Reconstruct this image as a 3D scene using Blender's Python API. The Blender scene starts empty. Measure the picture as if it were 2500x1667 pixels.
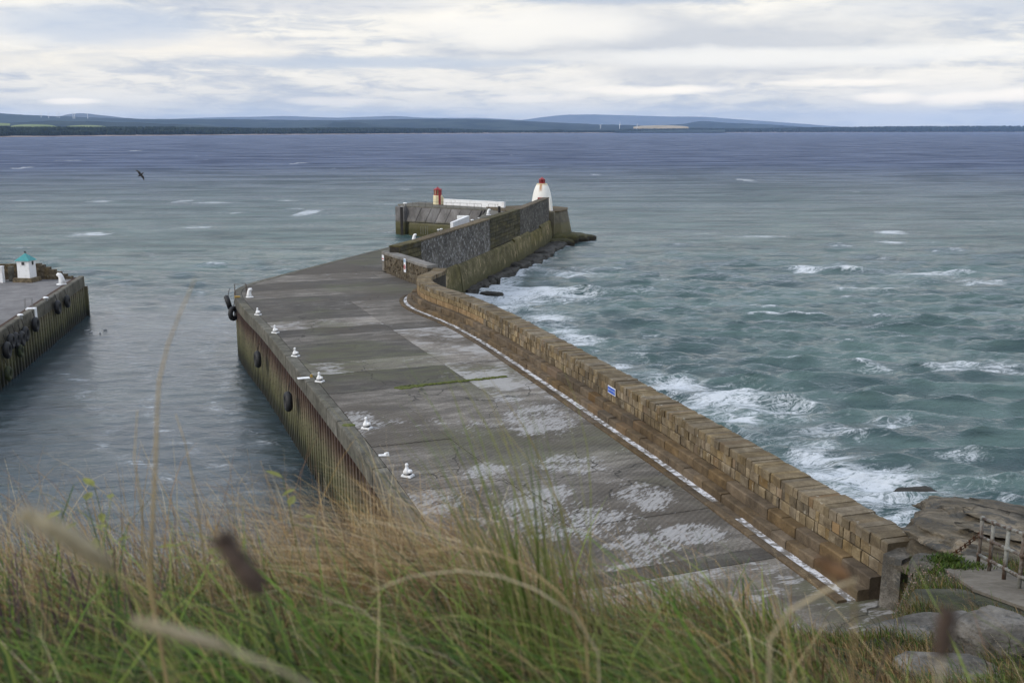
import bpy, bmesh, math, random
import numpy as np
from mathutils import Vector, Matrix

sc = bpy.context.scene
col = sc.collection
R = math.radians
rnd = random.Random(7)

# ------------------------------------------------------------------ camera
cam_d = bpy.data.cameras.new("camera")
cam = bpy.data.objects.new("camera", cam_d)
col.objects.link(cam)
cam.location = (0, 0, 21)
cam.rotation_euler = (R(90 - 11.64), 0, 0)
cam_d.sensor_width = 36.0
cam_d.lens = 36.0
cam_d.clip_start = 0.05
cam_d.clip_end = 60000
cam_d.dof.use_dof = True
cam_d.dof.focus_distance = 90
cam_d.dof.aperture_fstop = 4.0
sc.camera = cam

# ------------------------------------------------------------------ view
sc.view_settings.view_transform = 'Standard'
sc.view_settings.look = 'None'
sc.view_settings.gamma = 1
sc.view_settings.exposure = 0.46
sc.view_settings.use_curve_mapping = False
sc.render.engine = 'CYCLES'
sc.cycles.use_denoising = True
sc.cycles.max_bounces = 6
sc.cycles.volume_bounces = 1
sc.cycles.transparent_max_bounces = 8

# ------------------------------------------------------------------ node helper
class G:
    """thin wrapper that adds nodes to a tree and links them"""
    def __init__(s, nt):
        s.nt = nt
    def n(s, typ, **kw):
        nd = s.nt.nodes.new(typ)
        for k, v in kw.items():
            if k.startswith('i_'):
                key = k[2:]
                key = int(key) if key.isdigit() else key.replace('_', ' ')
                s.set(nd.inputs[key], v)
            else:
                setattr(nd, k, v)
        return nd
    def set(s, sock, v):
        if isinstance(v, bpy.types.NodeSocket):
            s.nt.links.new(v, sock)
        elif isinstance(v, tuple) and len(v) == 3 and sock.type == 'RGBA':
            sock.default_value = (*v, 1)
        else:
            sock.default_value = v
    def math(s, op, a, b=None, c=None, clamp=False):
        nd = s.nt.nodes.new('ShaderNodeMath'); nd.operation = op; nd.use_clamp = clamp
        s.set(nd.inputs[0], a)
        if b is not None: s.set(nd.inputs[1], b)
        if c is not None: s.set(nd.inputs[2], c)
        return nd.outputs[0]
    def add(s, a, b): return s.math('ADD', a, b)
    def mul(s, a, b): return s.math('MULTIPLY', a, b)
    def sub(s, a, b): return s.math('SUBTRACT', a, b)
    def step(s, x, lo, hi, a=0.0, b=1.0):
        nd = s.nt.nodes.new('ShaderNodeMapRange'); nd.interpolation_type = 'SMOOTHSTEP'
        s.set(nd.inputs[0], x); nd.inputs[1].default_value = lo; nd.inputs[2].default_value = hi
        nd.inputs[3].default_value = a; nd.inputs[4].default_value = b
        return nd.outputs[0]
    def mix(s, f, a, b, mode='MIX'):
        nd = s.nt.nodes.new('ShaderNodeMix'); nd.data_type = 'RGBA'; nd.blend_type = mode
        s.set(nd.inputs[0], f); s.set(nd.inputs[6], a); s.set(nd.inputs[7], b)
        return nd.outputs[2]
    def noise(s, vec, scale, detail=4, rough=.55, dist=0.0):
        nd = s.nt.nodes.new('ShaderNodeTexNoise')
        s.set(nd.inputs['Vector'], vec)
        nd.inputs['Scale'].default_value = scale; nd.inputs['Detail'].default_value = detail
        nd.inputs['Roughness'].default_value = rough; nd.inputs['Distortion'].default_value = dist
        return nd.outputs[0]
    def map(s, vec, scale=(1, 1, 1), rot=(0, 0, 0), loc=(0, 0, 0)):
        nd = s.nt.nodes.new('ShaderNodeMapping'); nd.vector_type = 'TEXTURE'      # turn first, then stretch
        s.set(nd.inputs[0], vec)
        nd.inputs['Scale'].default_value = tuple(1 / q for q in scale); nd.inputs['Rotation'].default_value = rot; nd.inputs['Location'].default_value = loc
        return nd.outputs[0]
    def ramp(s, f, stops):
        nd = s.nt.nodes.new('ShaderNodeValToRGB')
        e = nd.color_ramp.elements
        while len(e) < len(stops): e.new(0.5)
        for i, (p, c) in enumerate(stops):
            e[i].position = p; e[i].color = (*c, 1)
        s.set(nd.inputs[0], f)
        return nd.outputs[0]
    def sep(s, v):
        nd = s.nt.nodes.new('ShaderNodeSeparateXYZ'); s.set(nd.inputs[0], v); return nd.outputs
    def comb(s, x, y, z):
        nd = s.nt.nodes.new('ShaderNodeCombineXYZ')
        for i, q in enumerate((x, y, z)): s.set(nd.inputs[i], q)
        return nd.outputs[0]

# ------------------------------------------------------------------ world: daylight sky under a broken layer of cloud
SUN_AZ, SUN_EL = R(-118), R(34)
world = bpy.data.worlds.new("World")
sc.world = world
world.use_nodes = True
nt = world.node_tree; nt.nodes.clear(); g = G(nt)
sky = g.n('ShaderNodeTexSky', sky_type='NISHITA', sun_disc=False, sun_elevation=SUN_EL, sun_rotation=SUN_AZ, air_density=1.0, dust_density=2.0)
bg_sky = g.n('ShaderNodeBackground', i_Color=sky.outputs[0], i_Strength=0.10)
d = g.n('ShaderNodeTexCoord').outputs['Generated']
dx, dy, dz = g.sep(d)
zc = g.math('MAXIMUM', dz, 0.0)
az = g.math('ARCTAN2', dx, dy)
warp = g.noise(g.map(d, (7, 7, 26)), 1.0, 5, .6)
warp2 = g.noise(g.map(d, (7, 7, 26), loc=(4.3, 1.7, 9.1)), 1.0, 5, .6)
A_ = g.noise(g.map(d, (2.6, 2.6, 17)), 1.6, 9, .60, .7)
inv = g.math('DIVIDE', 1.0, g.add(zc, 0.10))
B_ = g.noise(g.comb(g.mul(dx, inv), g.mul(dy, inv), 0.0), 0.9, 8, .58, .5)
f_ = g.noise(g.map(d, (20, 20, 105)), 1.0, 8, .66, .7)
c_ = g.add(g.add(g.mul(A_, .46), g.mul(B_, .26)), g.mul(f_, .32))
c_ = g.add(g.mul(g.sub(c_, .5), 1.35), .508)
cl = g.ramp(c_, [(.37, (.46, .505, .60)), (.445, (.60, .625, .67)), (.505, (.76, .75, .73)), (.555, (.93, .885, .80)), (.64, (1.03, .97, .86))])
def blob(cl, a0, e0, ra, re, colr, amt, wob=.9, soft=1.0):
    qa = g.mul(g.add(g.sub(az, a0), g.mul(g.sub(warp, .5), ra * wob)), 1 / ra)
    qe = g.mul(g.add(g.sub(zc, e0), g.mul(g.sub(warp2, .5), re * wob * 2.2)), 1 / re)
    r2 = g.add(g.mul(qa, qa), g.mul(qe, qe))
    return g.mix(g.step(r2, soft, 0.0, 0.0, amt), cl, colr)
# cloud bodies of the evening sky: (azimuth, height) of each, its width and depth, colour
cl = blob(cl, .17, .080, .26, .036, (.58, .595, .63), .85, 1.0, 1.3)
cl = blob(cl, .46, .110, .22, .018, (.64, .66, .70), .7, .7, 1.3)
cl = blob(cl, .10, .124, .13, .012, (.37, .45, .60), .95, .6, 1.4)
cl = blob(cl, -.20, .116, .16, .012, (.58, .60, .66), .6, .8, 1.4)
cl = blob(cl, .27, .066, .26, .0095, (1.03, .99, .91), .8, 1.0, 1.6)
cl = blob(cl, .02, .093, .12, .017, (1.02, .97, .88), .85, .8, 1.5)
cl = blob(cl, -.30, .075, .10, .014, (1.03, .95, .82), .8, .8, 1.6)
cl = blob(cl, -.45, .060, .10, .010, (1.0, .93, .80), .7, .8, 1.6)
cl = blob(cl, -.37, .090, .10, .018, (.56, .62, .72), .8, .7, 1.5)
cl = blob(cl, -.13, .062, .17, .006, (.55, .61, .70), .8, .8, 1.5)
# paler air low down, then the small cumulus that stand in it
cl = g.mix(g.step(zc, .045, .004, 0.0, .55), cl, (.68, .735, .775))
for a0, e0, ra, re, am in ((.139, .0375, .085, .0058, .8), (.345, .0300, .036, .0060, .9), (.405, .0275, .040, .0075, .9), (.448, .0285, .032, .0080, .9), (-.396, .0245, .030, .0036, .9), (-.17, .026, .05, .005, .5), (.02, .030, .06, .005, .45), (.30, .043, .07, .004, .6)):
    cl = blob(cl, a0, e0, ra, re, (1.28, 1.17, 1.0), am, 1.1, 1.15)
# the deck of cloud overhead is bluer than the evening light along the horizon
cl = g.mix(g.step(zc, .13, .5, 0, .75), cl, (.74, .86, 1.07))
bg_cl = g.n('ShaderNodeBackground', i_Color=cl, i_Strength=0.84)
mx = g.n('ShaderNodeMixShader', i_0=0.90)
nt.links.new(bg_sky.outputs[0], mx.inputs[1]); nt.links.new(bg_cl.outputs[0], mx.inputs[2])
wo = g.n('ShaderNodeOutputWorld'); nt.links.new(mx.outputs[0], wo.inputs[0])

sun_d = bpy.data.lights.new("sun", 'SUN'); sun_d.energy = 1.35; sun_d.angle = R(24); sun_d.color = (1, .93, .84)
sun = bpy.data.objects.new("sun", sun_d); col.objects.link(sun)
sdir = Vector((math.sin(SUN_AZ) * math.cos(SUN_EL), math.cos(SUN_AZ) * math.cos(SUN_EL), math.sin(SUN_EL)))
sun.rotation_euler = sdir.to_track_quat('Z', 'Y').to_euler()
sun.location = sdir * 300

# ------------------------------------------------------------------ object helpers
def tag(o, label=None, cat=None, group=None, kind=None):
    for k, v in (('label', label), ('category', cat), ('group', group), ('kind', kind)):
        if v: o[k] = v
    return o
def thing(name, label, cat, loc=(0, 0, 0), rz=0.0, group=None):
    o = bpy.data.objects.new(name, None); col.objects.link(o)
    o.empty_display_size = .2
    o.location = loc; o.rotation_euler = (0, 0, rz)
    return tag(o, label, cat, group)
def link(name, me, parent=None, loc=(0, 0, 0), rot=(0, 0, 0), scale=(1, 1, 1)):
    o = bpy.data.objects.new(name, me); col.objects.link(o)
    if parent: o.parent = parent
    o.location = loc; o.rotation_euler = rot; o.scale = scale
    return o
def copy_tree(o, parent=None):
    c = o.copy(); col.objects.link(c)
    if parent is not None: c.parent = parent
    for ch in list(o.children): copy_tree(ch, c)
    return c
class MB:
    def __init__(s): s.v = []; s.f = []
    def add(s, vs, fs):
        b = len(s.v); s.v += [tuple(map(float, p)) for p in vs]; s.f += [tuple(b + i for i in q) for q in fs]; return s
    def box(s, c, size, rz=0.0, top=(1, 1)):
        hx, hy, hz = size[0] / 2, size[1] / 2, size[2] / 2
        ca, sa = math.cos(rz), math.sin(rz); vs = []
        for z, kx, ky in ((-hz, 1, 1), (hz, top[0], top[1])):
            for x, y in ((-hx, -hy), (hx, -hy), (hx, hy), (-hx, hy)):
                x *= kx; y *= ky
                vs.append((c[0] + x * ca - y * sa, c[1] + x * sa + y * ca, c[2] + z))
        return s.add(vs, [(3, 2, 1, 0), (4, 5, 6, 7), (0, 1, 5, 4), (1, 2, 6, 5), (2, 3, 7, 6), (3, 0, 4, 7)])
    def prism(s, poly, z0, z1, poly1=None):
        n = len(poly); p1 = poly1 or poly
        if sum(poly[i][0] * poly[(i + 1) % n][1] - poly[(i + 1) % n][0] * poly[i][1] for i in range(n)) < 0:
            poly = poly[::-1]; p1 = p1[::-1]
        vs = [(x, y, z0) for x, y in poly] + [(x, y, z1) for x, y in p1]
        return s.add(vs, [tuple(range(n - 1, -1, -1)), tuple(range(n, 2 * n))] + [(i, (i + 1) % n, n + (i + 1) % n, n + i) for i in range(n)])
    def tube(s, pts, rs, n=8, caps=True):
        pts = [Vector(p) for p in pts]
        if not isinstance(rs, (list, tuple)): rs = [rs] * len(pts)
        vs = []; up = None
        for i, p in enumerate(pts):
            t = (pts[min(i + 1, len(pts) - 1)] - pts[max(i - 1, 0)]).normalized()
            if up is None:
                up = Vector((0, 0, 1)) if abs(t.z) < .9 else Vector((1, 0, 0))
            a = t.cross(up).normalized(); b = a.cross(t).normalized(); up = b
            for k in range(n):
                th = 2 * math.pi * k / n
                vs.append(p + (a * math.cos(th) + b * math.sin(th)) * rs[i])
        fs = [(i * n + k, i * n + (k + 1) % n, (i + 1) * n + (k + 1) % n, (i + 1) * n + k) for i in range(len(pts) - 1) for k in range(n)]
        if caps: fs += [tuple(range(n - 1, -1, -1)), tuple((len(pts) - 1) * n + k for k in range(n))]
        return s.add(vs, fs)
    def lathe(s, prof, n=16, c=(0, 0, 0), a0=0.0, sx=1.0, sy=1.0):
        vs = []
        for r, z in prof:
            for k in range(n):
                th = a0 + 2 * math.pi * k / n
                vs.append((c[0] + r * sx * math.cos(th), c[1] + r * sy * math.sin(th), c[2] + z))
        m = len(prof)
        fs = [(i * n + k, i * n + (k + 1) % n, (i + 1) * n + (k + 1) % n, (i + 1) * n + k) for i in range(m - 1) for k in range(n)]
        fs += [tuple(range(n - 1, -1, -1)), tuple((m - 1) * n + k for k in range(n))]
        return s.add(vs, fs)
    def torus(s, R0, r, n=20, m=10, squash=1.0):
        vs = [((R0 + r * math.cos(b)) * math.cos(a), r * squash * math.sin(b), (R0 + r * math.cos(b)) * math.sin(a))
              for a in [2 * math.pi * i / n for i in range(n)] for b in [2 * math.pi * j / m for j in range(m)]]
        return s.add(vs, [(i * m + j, i * m + (j + 1) % m, ((i + 1) % n) * m + (j + 1) % m, ((i + 1) % n) * m + j) for i in range(n) for j in range(m)])
    def mesh(s, name, mat, smooth=False):
        me = bpy.data.meshes.new(name); me.from_pydata(s.v, [], s.f)
        bm = bmesh.new(); bm.from_mesh(me); bmesh.ops.recalc_face_normals(bm, faces=bm.faces); bm.to_mesh(me); bm.free()
        me.materials.append(mat)
        if smooth: me.polygons.foreach_set('use_smooth', [True] * len(me.polygons))
        return me
    def build(s, name, mat, parent=None, smooth=False, loc=(0, 0, 0)):
        return link(name, s.mesh(name, mat, smooth), parent, loc)

class Path:
    """polyline in plan, measured along its length; left() is the side on the left hand going along it"""
    def __init__(s, pts, smooth=0):
        p = [np.array(q, float) for q in pts]
        for _ in range(smooth):
            q = [p[0]]
            for a, b in zip(p[:-1], p[1:]): q += [.75 * a + .25 * b, .25 * a + .75 * b]
            p = q + [p[-1]]
        s.p = np.array(p); s.l = np.concatenate([[0], np.cumsum(np.hypot(*np.diff(s.p, axis=0).T))]); s.len = s.l[-1]
    def pos(s, t):
        return np.array([np.interp(t, s.l, s.p[:, 0]), np.interp(t, s.l, s.p[:, 1])])
    def tan(s, t):
        d_ = s.pos(min(t + .35, s.len)) - s.pos(max(t - .35, 0)); return d_ / (np.hypot(*d_) + 1e-9)
    def off(s, t, o):
        tx, ty = s.tan(t); return s.pos(t) + o * np.array([-ty, tx])
    def sy(s, y):
        i = int(np.argmin(abs(s.p[:, 1] - y))); return s.l[i]
def piece(path, s0, s1, prof, step=1.2, mb=None, z=0.0):
    """a length of wall, kerb or step: cross-section prof [(offset to the left, height)] swept along path from s0 to s1"""
    mb = mb or MB(); n = max(1, int(math.ceil((s1 - s0) / step))); k = len(prof); vs = []
    for i in range(n + 1):
        t = s0 + (s1 - s0) * i / n
        for o, h in prof:
            x, y = path.off(t, o); vs.append((x, y, h + z))
    fs = [(i * k + j, i * k + (j + 1) % k, (i + 1) * k + (j + 1) % k, (i + 1) * k + j) for i in range(n) for j in range(k)]
    fs += [tuple(range(k)), tuple(n * k + j for j in range(k - 1, -1, -1))]
    return mb.add(vs, fs)
def blockprof(o0, o1, z0, z1, c=.025):
    return [(o0, z0), (o0, z1 - c), (o0 + c, z1), (o1 - c, z1), (o1, z1 - c), (o1, z0)]

# numpy value noise, for rocks, ground and hills
def vnoise(x, y, z=0.0, seed=0):
    x = np.asarray(x, float); y = np.asarray(y, float); z = np.asarray(z, float) + 0 * x
    xi, yi, zi = np.floor(x).astype(np.int64), np.floor(y).astype(np.int64), np.floor(z).astype(np.int64)
    fx, fy, fz = x - xi, y - yi, z - zi
    fx, fy, fz = [q * q * (3 - 2 * q) for q in (fx, fy, fz)]
    def h(a, b, c):
        n = (a * 374761393 + b * 668265263 + c * 2147483647 + seed * 144665) & 0xffffffff
        n = ((n ^ (n >> 13)) * 1274126177) & 0xffffffff
        n = n ^ (n >> 16)
        return (n & 0xffff) / 65535.0
    r = 0
    for i in (0, 1):
        for j in (0, 1):
            for k in (0, 1):
                r = r + h(xi + i, yi + j, zi + k) * (fx if i else 1 - fx) * (fy if j else 1 - fy) * (fz if k else 1 - fz)
    return r
def fbm(x, y, z=0.0, oct=5, seed=0):
    r, a, s_ = 0, .5, 1.0
    for i in range(oct):
        r = r + a * (vnoise(np.asarray(x) * s_, np.asarray(y) * s_, np.asarray(z) * s_, seed + i) - .5); a *= .5; s_ *= 2.03
    return r
def sstep(x, a, b):
    t = np.clip((x - a) / (b - a), 0, 1); return t * t * (3 - 2 * t)
def grid_mesh(name, X, Y, Z, mat, smooth=True):
    n, m = X.shape
    me = bpy.data.meshes.new(name)
    co = np.stack([X, Y, Z], -1).reshape(-1, 3)
    i = np.arange(n * m).reshape(n, m)
    q = np.stack([i[:-1, :-1], i[:-1, 1:], i[1:, 1:], i[1:, :-1]], -1).reshape(-1, 4)
    me.vertices.add(len(co)); me.vertices.foreach_set('co', co.astype(np.float32).ravel())
    me.loops.add(q.size); me.loops.foreach_set('vertex_index', q.astype(np.int32).ravel())
    me.polygons.add(len(q)); me.polygons.foreach_set('loop_start', np.arange(0, q.size, 4, dtype=np.int32))
    me.polygons.foreach_set('use_smooth', np.full(len(q), smooth))
    me.update(calc_edges=True); me.materials.append(mat)
    return me
# ------------------------------------------------------------------ materials
def new_mat(name):
    m = bpy.data.materials.new(name); m.use_nodes = True
    nt = m.node_tree; b = nt.nodes['Principled BSDF']
    return m, G(nt), b
def wpos(g): return g.n('ShaderNodeNewGeometry').outputs['Position']
def rand(g): return g.n('ShaderNodeObjectInfo').outputs['Random']
def bump(g, b, h, strength=.4, dist=.03):
    nd = g.n('ShaderNodeBump', i_Height=h, i_Strength=strength, i_Distance=dist)
    g.nt.links.new(nd.outputs[0], b.inputs['Normal'])
def plain(name, c, rough=.6, metal=0.0, wear=.25, scale=6.0):
    m, g, b = new_mat(name); p = wpos(g)
    n = g.noise(p, scale, 5, .6)
    dark = tuple(q * (1 - wear) for q in c)
    g.set(b.inputs['Base Color'], g.mix(g.step(n, .35, .62), dark, c)); g.set(b.inputs['Roughness'], rough); g.set(b.inputs['Metallic'], metal)
    bump(g, b, n, .15, .01)
    return m
def stone(name, cols, scale=2.0, vary=.45, rough=.9, bumps=.5, ochre=None, ochre_amt=.18, lichen=None, bands=(), stretch=(1, 1, 1), rot=(0, 0, 0), bd=.02, stain=.3):
    """weathered stone or concrete. bands: tide and weed marks (height, softness, colour, amount, raggedness)"""
    m, g, b = new_mat(name); p = wpos(g)
    q = g.map(p, stretch, rot)
    n1 = g.noise(q, scale, 6, .62, .3); n2 = g.noise(q, scale * 9, 4, .6); nb = g.noise(p, .35, 3, .5)
    r_ = rand(g)
    c = g.ramp(g.add(g.mul(n1, .7), g.mul(n2, .3)), [(.36, cols[0]), (.5, cols[1]), (.64, cols[2])])
    if ochre:
        f = g.step(g.math('FRACT', g.mul(r_, 7.31)), 1 - ochre_amt, 1 - ochre_amt + .15, 0, .75)
        c = g.mix(f, c, ochre)
    hs = g.n('ShaderNodeHueSaturation', i_Color=c)
    g.set(hs.inputs['Value'], g.add(1 - vary / 2, g.mul(r_, vary))); g.set(hs.inputs['Saturation'], g.add(.8, g.mul(g.math('FRACT', g.mul(r_, 3.7)), .4)))
    c = hs.outputs[0]
    if stain: c = g.mix(g.step(nb, .42, .68, 0, stain), c, tuple(q_ * .55 for q_ in cols[0]))
    if lichen:
        lc, amt, ls = lichen
        ln = g.noise(g.map(p, (1, 1, .75)), ls, 6, .72, .4)
        c = g.mix(g.step(ln, .5 + .12 * (1 - amt), .56 + .12 * (1 - amt), 0, .85), c, lc)
    z = g.sep(p)[2]
    for (h, soft, bc, amt, rag) in bands:
        zz = g.add(z, g.mul(g.sub(g.noise(p, .9, 6, .65), .5), rag))
        c = g.mix(g.step(zz, h + soft, h - soft, 0, amt), c, g.mix(n2, tuple(q_ * .6 for q_ in bc), tuple(q_ * 1.35 for q_ in bc)))
    g.set(b.inputs['Base Color'], c); g.set(b.inputs['Roughness'], rough); g.set(b.inputs['Specular IOR Level'], .3)
    bump(g, b, g.add(n1, g.mul(n2, .5)), bumps, bd)
    return m

SAND = ((.090, .066, .038), (.170, .131, .078), (.275, .220, .138))
M = {}
M['wall_stone'] = stone('sandstone', SAND, 2.2, .8, ochre=(.19, .118, .055), ochre_amt=.12, stain=.35, lichen=((.30, .27, .21), .12, 3.0))
M['cope_stone'] = stone('coping sandstone', ((.092, .069, .041), (.152, .118, .071), (.238, .192, .122)), 1.6, .45, stretch=(1, 1, 1), ochre=(.17, .10, .045), ochre_amt=.12, lichen=((.33, .31, .26), .05, 2.0))
M['step_stone'] = stone('step sandstone', ((.066, .047, .027), (.118, .085, .050), (.178, .130, .078)), 1.8, .45, ochre=(.16, .095, .045), ochre_amt=.10, stain=.35)
M['mortar'] = stone('dark mortar', ((.02, .017, .013), (.032, .027, .02), (.05, .042, .032)), 3, 0, stain=0)
M['kerb'] = stone('brown kerb', ((.05, .036, .02), (.095, .068, .04), (.14, .105, .065)), 2.5, .4, stain=.3)
M['rubble'] = stone('rubble', ((.045, .035, .02), (.105, .080, .047), (.19, .15, .095)), 3.2, .4, bumps=1.0, bd=.06, lichen=((.27, .25, .19), .2, 2.6))
M['grey_cope'] = stone('grey coping', ((.12, .115, .105), (.18, .17, .155), (.25, .235, .21)), 1.2, .25)
M['mossy'] = stone('mossy masonry', ((.028, .025, .012), (.060, .052, .024), (.11, .095, .05)), 1.1, .5, bumps=.8, bd=.06, lichen=((.13, .11, .05), .1, 1.5))
M['speckled'] = stone('speckled concrete', ((.034, .030, .023), (.066, .059, .047), (.118, .107, .088)), .8, .2, lichen=((.27, .26, .24), .62, 2.6), stain=.5, bumps=.7)
M['speckled_light'] = stone('pale speckled concrete', ((.042, .038, .032), (.078, .071, .061), (.135, .125, .11)), .8, .2, lichen=((.31, .305, .30), .72, 3.0), stain=.45, bumps=.6)
M['footing'] = stone('weedy footing', ((.045, .040, .016), (.105, .090, .036), (.21, .175, .10)), .7, .45, bumps=1.0, bd=.12,
                     bands=[(1.9, .8, (.060, .056, .020), .9, 2.4), (.5, .5, (.022, .019, .009), .95, 1.4)], lichen=((.34, .27, .16), .45, .55))
M['head'] = stone('weathered pier head', ((.07, .062, .045), (.12, .108, .078), (.19, .17, .125)), .6, .2,
                  bands=[(3.6, .5, (.125, .112, .055), .85, 1.0), (1.6, .7, (.07, .07, .024), .9, 1.4), (.4, .3, (.02, .018, .010), .95, .6)], bumps=.6)
M['spur'] = stone('quay face slabs', ((.10, .095, .09), (.17, .16, .155), (.25, .24, .235)), .5, .3, stretch=(1, 1, .45),
                  bands=[(2.7, .5, (.085, .078, .03), .9, .9), (1.3, .5, (.045, .044, .014), .9, .8)], stain=.45)
M['rock'] = stone('dark sea rock', ((.010, .008, .006), (.024, .019, .012), (.055, .045, .032)), 1.0, .3, bumps=1.0, bd=.12, rough=.6, bands=[(.9, .5, (.016, .014, .008), .8, .8)])
M['ledge'] = stone('weed covered ledge', ((.03, .028, .012), (.075, .072, .028), (.13, .115, .06)), .6, .3, bumps=.9, bd=.1, bands=[(.9, .5, (.02, .016, .010), .95, 1.6)])
M['outcrop'] = stone('bare sandstone outcrop', ((.045, .038, .027), (.125, .105, .074), (.25, .205, .145)), 1.0, .25, bumps=1.0, bd=.16, ochre=None, stretch=(.8, .8, 2.6), rot=(.25, -.12, 0), lichen=((.050, .050, .047), .75, .8), stain=.5)
M['boulder'] = stone('lichened boulder', ((.05, .047, .040), (.125, .115, .10), (.25, .235, .21)), 1.6, .25, bumps=1.0, bd=.09, lichen=((.06, .062, .06), .6, 1.5), stain=.4)
M['path'] = stone('worn concrete path', ((.085, .074, .058), (.14, .124, .10), (.21, .19, .16)), .8, .1, bumps=.5)
M['plinth'] = M['rubble']
m, g, b = new_mat('weathered white paint'); p = wpos(g); n = g.noise(g.map(p, (3, 3, 1.2)), 1.0, 6, .65, .3); n2 = g.noise(p, 9, 5, .65)
c = g.mix(g.step(n, .48, .68, 0, .6), (.78, .79, .80), (.50, .49, .46)); c = g.mix(g.step(n2, .64, .72, 0, .8), c, (.24, .15, .09))
g.set(b.inputs['Base Color'], c); b.inputs['Roughness'].default_value = .55; bump(g, b, n2, .2, .01); M['white'] = m
M['cream'] = plain('cream paint', (.74, .66, .42), .55, wear=.2, scale=2.0)
M['red'] = plain('red paint', (.30, .018, .022), .42, wear=.35, scale=3.0)
M['red_glass'] = plain('red lantern glass', (.13, .012, .014), .15, wear=.3)
M['glass'] = plain('lantern glass', (.36, .31, .18), .12, wear=.35, scale=2)
M['teal'] = plain('teal roof', (.03, .26, .27), .5, wear=.2, scale=3)
M['black'] = plain('black rubber', (.013, .013, .014), .65, wear=.4)
M['rubber_moss'] = plain('mossy rubber', (.035, .045, .012), .8, wear=.6, scale=4)
M['dark_wood'] = plain('tarred timber', (.022, .018, .015), .8, wear=.4)
M['dark_metal'] = plain('dark railing', (.05, .048, .046), .6, .2, wear=.4)
M['pale_metal'] = plain('galvanised hoop', (.22, .22, .21), .5, .3, wear=.3)
M['window_dark'] = plain('dark opening', (.03, .033, .034), .3, wear=.2)
M['blue'] = plain('blue sign', (.012, .085, .50), .4, wear=.05)
M['sign_white'] = plain('sign white', (.78, .80, .84), .4, wear=.05)
M['sign_letter'] = plain('pale lettering', (.42, .52, .78), .4, wear=.05)
M['sign_red'] = plain('sign red', (.45, .05, .045), .45, wear=.15)
M['sign_blue'] = plain('faded blue', (.32, .45, .62), .45, wear=.15)
M['feather_dark'] = plain('dark feathers', (.012, .010, .010), .7, wear=.4, scale=20)
M['feather_white'] = plain('white feathers', (.55, .55, .54), .7, wear=.2, scale=20)
M['feather_grey'] = plain('grey feathers', (.22, .23, .25), .7, wear=.2, scale=20)
M['turbine'] = plain('turbine white', (.8, .8, .8), .5, wear=.02)
M['gold'] = plain('yellowed block', (.42, .27, .06), .6, wear=.3)

# white distemper worn off in places, on the drain along the steps
m, g, b = new_mat('worn white paint'); p = wpos(g); n = g.noise(p, 2.2, 7, .7, .4)
g.set(b.inputs['Base Color'], g.mix(g.step(n, .44, .56), (.17, .155, .135), (.66, .67, .70))); b.inputs['Roughness'].default_value = .8
bump(g, b, n, .4, .02); M['drain'] = m

# rusting painted rail
m, g, b = new_mat('rusting paint'); p = wpos(g); n = g.noise(g.map(p, (3, 3, 1.6)), 1.0, 7, .68, .3)
g.set(b.inputs['Base Color'], g.mix(g.step(n, .40, .62), (.060, .031, .016), g.mix(g.noise(p, 30, 3), (.17, .175, .155), (.29, .295, .27)))); b.inputs['Roughness'].default_value = .7
bump(g, b, n, .5, .006); M['rail'] = m
M['rust'] = stone('rust', ((.02, .010, .006), (.05, .022, .010), (.09, .04, .016)), 9, .2, stain=0)

# white lighthouse paint with rust run-down under the lantern
m, g, b = new_mat('lighthouse paint'); tc = g.n('ShaderNodeTexCoord').outputs['Object']; x, y, z = g.sep(tc)
n = g.noise(g.map(tc, (6, 6, .8)), 1.0, 5, .6); n2 = g.noise(tc, 1.6, 5, .6)
a_ = g.math('ARCTAN2', x, g.mul(y, -1))
streak = g.mul(g.step(g.math('ABSOLUTE', g.add(a_, .22)), .34, .05), g.step(g.add(z, g.mul(n, 1.3)), 4.0, 5.1))
c = g.mix(g.step(n2, .55, .72, 0, .45), (.74, .73, .68), (.50, .47, .36))
c = g.mix(g.step(z, 4.55, 5.15, 0, .55), c, (.62, .45, .2))
c = g.mix(g.mul(streak, .9), c, (.36, .15, .03))
g.set(b.inputs['Base Color'], c); b.inputs['Roughness'].default_value = .6; M['light_white'] = m

# steel sheet piles: rusty head, weed below, black at the water
m, g, b = new_mat('sheet piling'); p = wpos(g); z = g.sep(p)[2]; r_ = rand(g)
n = g.noise(g.map(p, (2.2, 2.2, .5)), 1.0, 6, .65, .3); n2 = g.noise(p, 7, 4, .6)
zz = g.add(z, g.mul(g.sub(n, .5), 2.6))
c = g.ramp(g.math('DIVIDE', zz, 6.0), [(.0, (.010, .011, .006)), (.13, (.022, .025, .009)), (.27, (.095, .095, .040)), (.48, (.155, .142, .078)), (.62, (.12, .088, .056)), (.72, (.055, .028, .018)), (.85, (.045, .022, .016))])
c = g.mix(g.step(n2, .45, .7, 0, .6), c, (.03, .02, .013))
hs = g.n('ShaderNodeHueSaturation', i_Color=c); g.set(hs.inputs['Value'], g.add(.75, g.mul(r_, .5)))
g.set(b.inputs['Base Color'], hs.outputs[0]); b.inputs['Roughness'].default_value = .8; bump(g, b, g.add(n, n2), .4, .02); M['pile'] = m

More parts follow.
